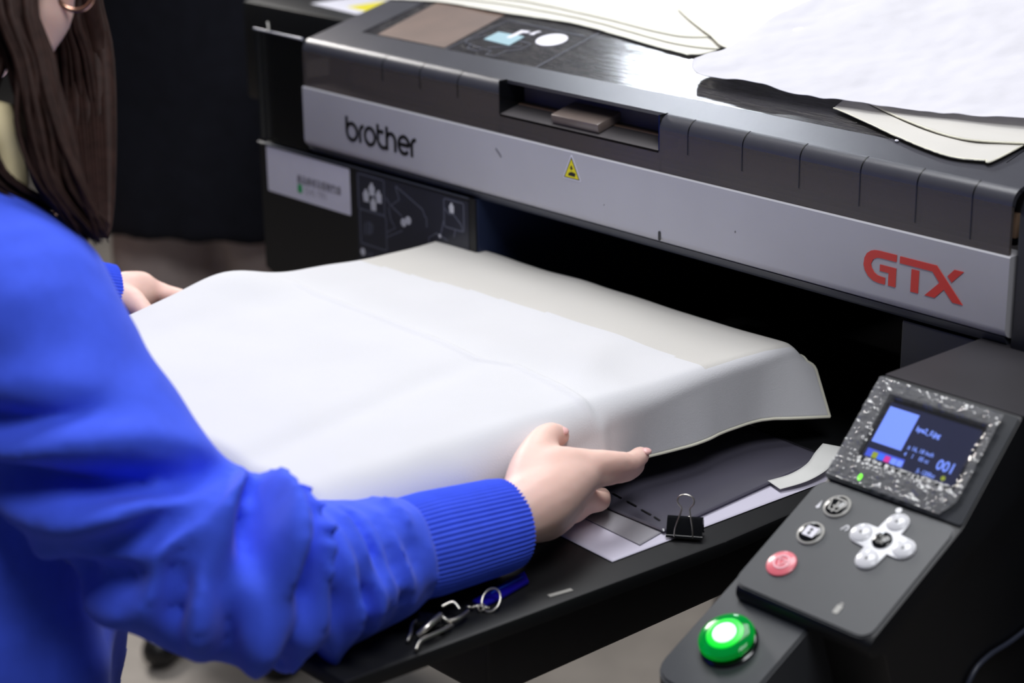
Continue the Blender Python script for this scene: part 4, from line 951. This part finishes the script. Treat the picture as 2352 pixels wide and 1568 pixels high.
for z, cy, ra, rb in ((0.74, -0.765, 0.206, 0.145), (0.78, -0.762, 0.214, 0.152), (0.86, -0.752, 0.214, 0.154), (0.95, -0.745, 0.202, 0.146), (1.05, -0.735, 0.186, 0.135), (1.12, -0.722, 0.165, 0.115), (1.17, -0.710, 0.125, 0.092), (1.205, -0.704, 0.085, 0.075), (1.225, -0.702, 0.070, 0.068)):
    rings.append((Vector((0.465, cy, z)), X * ra, Y * rb))
bm_loft(bm, rings, 56)
for sh in (S_R, S_L): bm_chain(bm, [(NB - Vector((0, 0.005, 0.060)), 0.060), ((NB * 0.45 + sh * 0.55) - Vector((0, 0.0, 0.022)), 0.070), (sh, 0.077)], 14, 30)
def sw_post(p, n):
    k = 0.006 * nz(p.x * 9, p.y * 9, p.z * 14) + 0.003 * nz(p.x * 22, p.y * 22, p.z * 30 + 5)
    if p.z < 1.15 and p.y < -0.63 and p.x < 0.68: k += 0.012 * math.sin(math.atan2(p.y + 0.78, p.x - 0.465) * 9 + p.z * 6) * sstep(1.10, 0.85, p.z) * 0.6
    return p + n * k
swt = remeshed('sweater', bm, 0.0055, M_SWEAT, OP, 6, sw_post)
tag(swt, 'royal blue knitted sweater')
def cuff(A, B, r0, r1, r2):
    n = 60; path = [A + (B - A) * (i / (n - 1)) for i in range(n)]
    rad = [interp([(0, r0), (0.25, r1), (0.9, r2), (1.0, r2 * 0.96)], i / (n - 1)) for i in range(n)]
    tag(tube('ribbed_cuff', path, rad, M_SWEAT, OP, 310, 1.0, lambda s, th: 0.0009 * math.cos(th * 62)), 'ribbed blue cuff')
cuff(CU_R + (E_R - W_R).normalized() * 0.012, W_R + (W_R - E_R).normalized() * 0.004, 0.0405, 0.0415, 0.0385)
cuff(CU_L + (E_L - W_L).normalized() * 0.01, W_L, 0.043, 0.041, 0.037)
# collar
colp = ring_path(Vector((0.46, -0.695, 1.245)), 0.066, 0.0)
tube('shirt_collar', [W(-120, 310, 1.52), W(-50, 255, 1.515), W(0, 270, 1.512), W(24, 335, 1.508), W(36, 420, 1.505), W(26, 480, 1.50)], [0.012, 0.016, 0.014, 0.012, 0.010, 0.008], M_CREAM, OP, 14)
# trousers and shoes
bm = bmesh.new()
bm_loft(bm, [(Vector((0.465, -0.795, 0.80)), X * 0.165, Y * 0.115), (Vector((0.465, -0.80, 0.74)), X * 0.172, Y * 0.122), (Vector((0.465, -0.80, 0.66)), X * 0.165, Y * 0.112)], 40)
for s in (-1, 1):
    bm_chain(bm, [(Vector((0.465 + s * 0.085, -0.80, 0.68)), 0.088), (Vector((0.465 + s * 0.095, -0.79, 0.42)), 0.066), (Vector((0.465 + s * 0.10, -0.82, 0.10)), 0.050)], 16, 24)
remeshed('trousers', bm, 0.010, M_DTROUS, OP, 3)
for s in (-1, 1):
    bm = bmesh.new(); c = Vector((0.465 + s * 0.10, -0.82, 0))
    bm_chain(bm, [(c + Vector((0, -0.04, 0.045)), 0.042), (c + Vector((0, 0.05, 0.038)), 0.038), (c + Vector((0, 0.14, 0.030)), 0.028)], 12, 16)
    for v in bm.verts: v.co.z = max(v.co.z, 0.0)
    from_bm('shoe', bm, M_SHOE, OP, True)
# hair
random.seed(11)
bm = bmesh.new()
bm_ball(bm, hp(0, -0.022, 0.030), 0.086, 0.092, 0.096, RH, 28)
bm_ball(bm, hp(0, -0.055, -0.030), 0.078, 0.060, 0.085, RH, 24)
def strand(p, r, seg=6):
    S = spline([tuple(q) for q in p], 26)
    bm_tube(bm, [Vector(s) for s in S], [r * (0.5 + 0.5 * math.sin(min(1, i / 8) * PI / 2)) * (1 - 0.9 * (i / 25) ** 3) for i in range(26)], seg)
for k in range(330):
    t = random.random(); j = lambda s: random.gauss(0, s)
    if t < 0.60:   # main lock falling over the right shoulder
        w = random.random()
        d = 1.475 + random.random() * 0.07
        p = [hp(0.015 + 0.05 * w, -0.01, 0.120), hp(0.075 + 0.012 * w, -0.02 + 0.03 * w, 0.05), W(-15 + w * 90 + j(6), -40, d + 0.02), W(38 + w * 75 + j(6), 150, d), W(55 + w * 95 + j(8), 300, d - 0.01), W(90 + w * 100 + j(8), 430, d - 0.015), W(185 + w * 62 + j(8), 535 + j(12), d - 0.01)]
    elif t < 0.85:  # back lock at the left edge
        w = random.random(); d = 1.49 + random.random() * 0.06
        p = [hp(0.03 * w, -0.04, 0.120), hp(0.05 + 0.02 * w, -0.075, 0.04), W(-60 + w * 95, 60, d + 0.02), W(-90 + w * 80, 190, d), W(-90 + w * 70 + j(5), 300, d), W(-50 + w * 80, 410, d - 0.01), W(60 + w * 120, 490, d - 0.01)]
    else:           # darker front lock
        w = random.random(); d = 1.60 + random.random() * 0.05
        p = [hp(0.02 + 0.02 * w, 0.03, 0.118), hp(0.07, 0.055, 0.05), W(125 + w * 55, 20, d), W(125 + w * 80, 130, d), W(130 + w * 95, 260, d), W(150 + w * 90, 400, d), W(190 + w * 60, 530 + j(10), d)]
    strand(p, 0.0022 + random.random() * 0.0026)
for k in range(14):
    w = k / 13; strand([hp(0.02, 0.04, 0.112), hp(0.066, 0.062, 0.05), W(130 + w * 75, -40, 1.61 + 0.02 * (k % 3)), W(132 + w * 105, 120, 1.62), W(140 + w * 108, 300, 1.60), W(170 + w * 80, 470, 1.58), W(200 + w * 48, 545, 1.56)], 0.010)
for k in range(150):
    a = random.uniform(-1.9, 0.2); r0 = random.uniform(0.070, 0.088)
    q = HC + rgt * math.sin(a) * r0 - fwd * math.cos(a) * r0
    drop = random.uniform(0.10, 0.19)
    p = [hp(0.3 * r0 * math.sin(a), -0.03 - 0.3 * r0 * math.cos(a), 0.118), q + upv * 0.07, q - Vector((0, 0, 0.02)), q - Vector((-0.02, 0.015, 0.10)) * (drop / 0.15), q + Vector((0.05 * (a > -0.5), -0.03, -drop))]
    strand(p, 0.0040 + random.random() * 0.003)
tag(from_bm('hair', bm, M_HAIR, OP, True), 'long dark brown hair')
EC = EAR + Vector((0, 0.004, -0.0))
rr = 0.0140; u1 = Vector((RM[0][0], RM[0][1], RM[0][2])); u2 = Vector((0, 0, 1))
ec = W(172, -18, 1.53)
tag(tube('hoop_earring', [ec + u1 * rr * math.cos(a) + u2 * rr * math.sin(a) for a in [2 * PI * k / 40 for k in range(41)]], 0.0020, M_GOLD, OP, 10), 'rose gold hoop earring')

# ------------------------------------------------------------------ person in the dark coat behind
BP = empty('person', (-0.74, 0.36, 0.0)); tag(BP, 'person in a long black coat and taupe trousers standing behind the printer', 'person')
c0 = Vector((-0.74, 0.36, 0)); ax = Vector((0.80, 0.60, 0)); ay = Vector((-0.60, 0.80, 0))
bm = bmesh.new()
bm_loft(bm, [(c0 + Vector((0, 0, z)), ax * a, ay * b) for z, a, b in ((0.738, 0.232, 0.160), (0.82, 0.228, 0.158), (0.95, 0.215, 0.145), (1.10, 0.212, 0.138), (1.25, 0.222, 0.138), (1.36, 0.205, 0.118), (1.42, 0.12, 0.085), (1.45, 0.075, 0.07))], 48)
for s in (-1, 1):
    bm_chain(bm, [(c0 + ax * 0.19 * s + Vector((0, 0, 1.34)), 0.070), (c0 + ax * 0.25 * s + Vector((0, 0, 1.05)), 0.060), (c0 + ax * 0.22 * s - ay * 0.10 + Vector((0, 0, 0.84)), 0.050)], 16, 24)
def coat_post(p, n): return p + n * (0.010 * nz(p.x * 5, p.y * 5, p.z * 2.2) + 0.006 * math.sin(math.atan2((p - c0).dot(ay), (p - c0).dot(ax)) * 11) * sstep(1.0, 0.7, p.z) * 0.4)
remeshed('coat', bm, 0.011, M_NAVY, BP, 4, coat_post)
bm = bmesh.new()
bm_loft(bm, [(c0 + Vector((0, 0, z)), ax * a, ay * b) for z, a, b in ((0.95, 0.17, 0.12), (0.82, 0.178, 0.125))], 30)
for s in (-1, 1):
    bm_chain(bm, [(c0 + ax * 0.090 * s + Vector((0, 0, 0.82)), 0.098), (c0 + ax * 0.105 * s + Vector((0, 0, 0.45)), 0.085), (c0 + ax * 0.105 * s + Vector((0, 0, 0.08)), 0.075)], 18, 26)
def tr_post(p, n): return p + n * 0.010 * nz(p.x * 8 + p.z * 6, p.y * 8, p.z * 9)
remeshed('trousers', bm, 0.010, M_TROUS, BP, 3, tr_post)
for s in (-1, 1):
    bm = bmesh.new(); c = c0 + ax * 0.105 * s
    bm_chain(bm, [(c + ay * 0.05 + Vector((0, 0, 0.05)), 0.045), (c - ay * 0.06 + Vector((0, 0, 0.042)), 0.042), (c - ay * 0.16 + Vector((0, 0, 0.03)), 0.029)], 12, 16)
    for v in bm.verts: v.co.z = max(v.co.z, 0.0)
    from_bm('shoe', bm, M_SHOE, BP, True)
bm = bmesh.new()
hc = c0 + Vector((0, 0, 1.60)) - ay * 0.01
bm_ball(bm, hc + Vector((0, 0, 0.02)), 0.078, 0.092, 0.10); bm_ball(bm, hc - ay * 0.025 - Vector((0, 0, 0.06)), 0.055, 0.06, 0.06)
bm_chain(bm, [(c0 + Vector((0, 0, 1.38)), 0.058), (hc - Vector((0, 0, 0.05)), 0.055)], 8, 18)
bm_chain(bm, [(hc - ay * 0.092 + Vector((0, 0, 0.01)), 0.008), (hc - ay * 0.108 - Vector((0, 0, 0.025)), 0.012)], 5, 10)
for s in (-1, 1):
    bm_ball(bm, hc + ax * 0.08 * s, 0.012, 0.018, 0.03)
    wr = c0 + ax * 0.22 * s - ay * 0.11 + Vector((0, 0, 0.82))
    bm_chain(bm, [(wr, 0.028), (wr - ay * 0.03 - Vector((0, 0, 0.08)), 0.032)], 8, 14)
    for k in range(4):
        q = wr - ay * (0.01 + 0.018 * k) - Vector((0, 0, 0.09)); bm_chain(bm, [(q, 0.010), (q - Vector((0, 0, 0.04)), 0.009), (q - Vector((0, 0, 0.07)) + ax * -0.015 * s, 0.008)], 8, 10)
    bm_chain(bm, [(wr - ay * 0.05 - Vector((0, 0, 0.03)), 0.013), (wr - ay * 0.085 - Vector((0, 0, 0.07)), 0.010)], 6, 10)
remeshed('body', bm, 0.006, M_SKIN, BP, 2)
bm = bmesh.new(); bm_ball(bm, hc + Vector((0, 0, 0.035)) + ay * 0.018, 0.086, 0.098, 0.100)
from_bm('hair', bm, M_HAIR, BP, True)
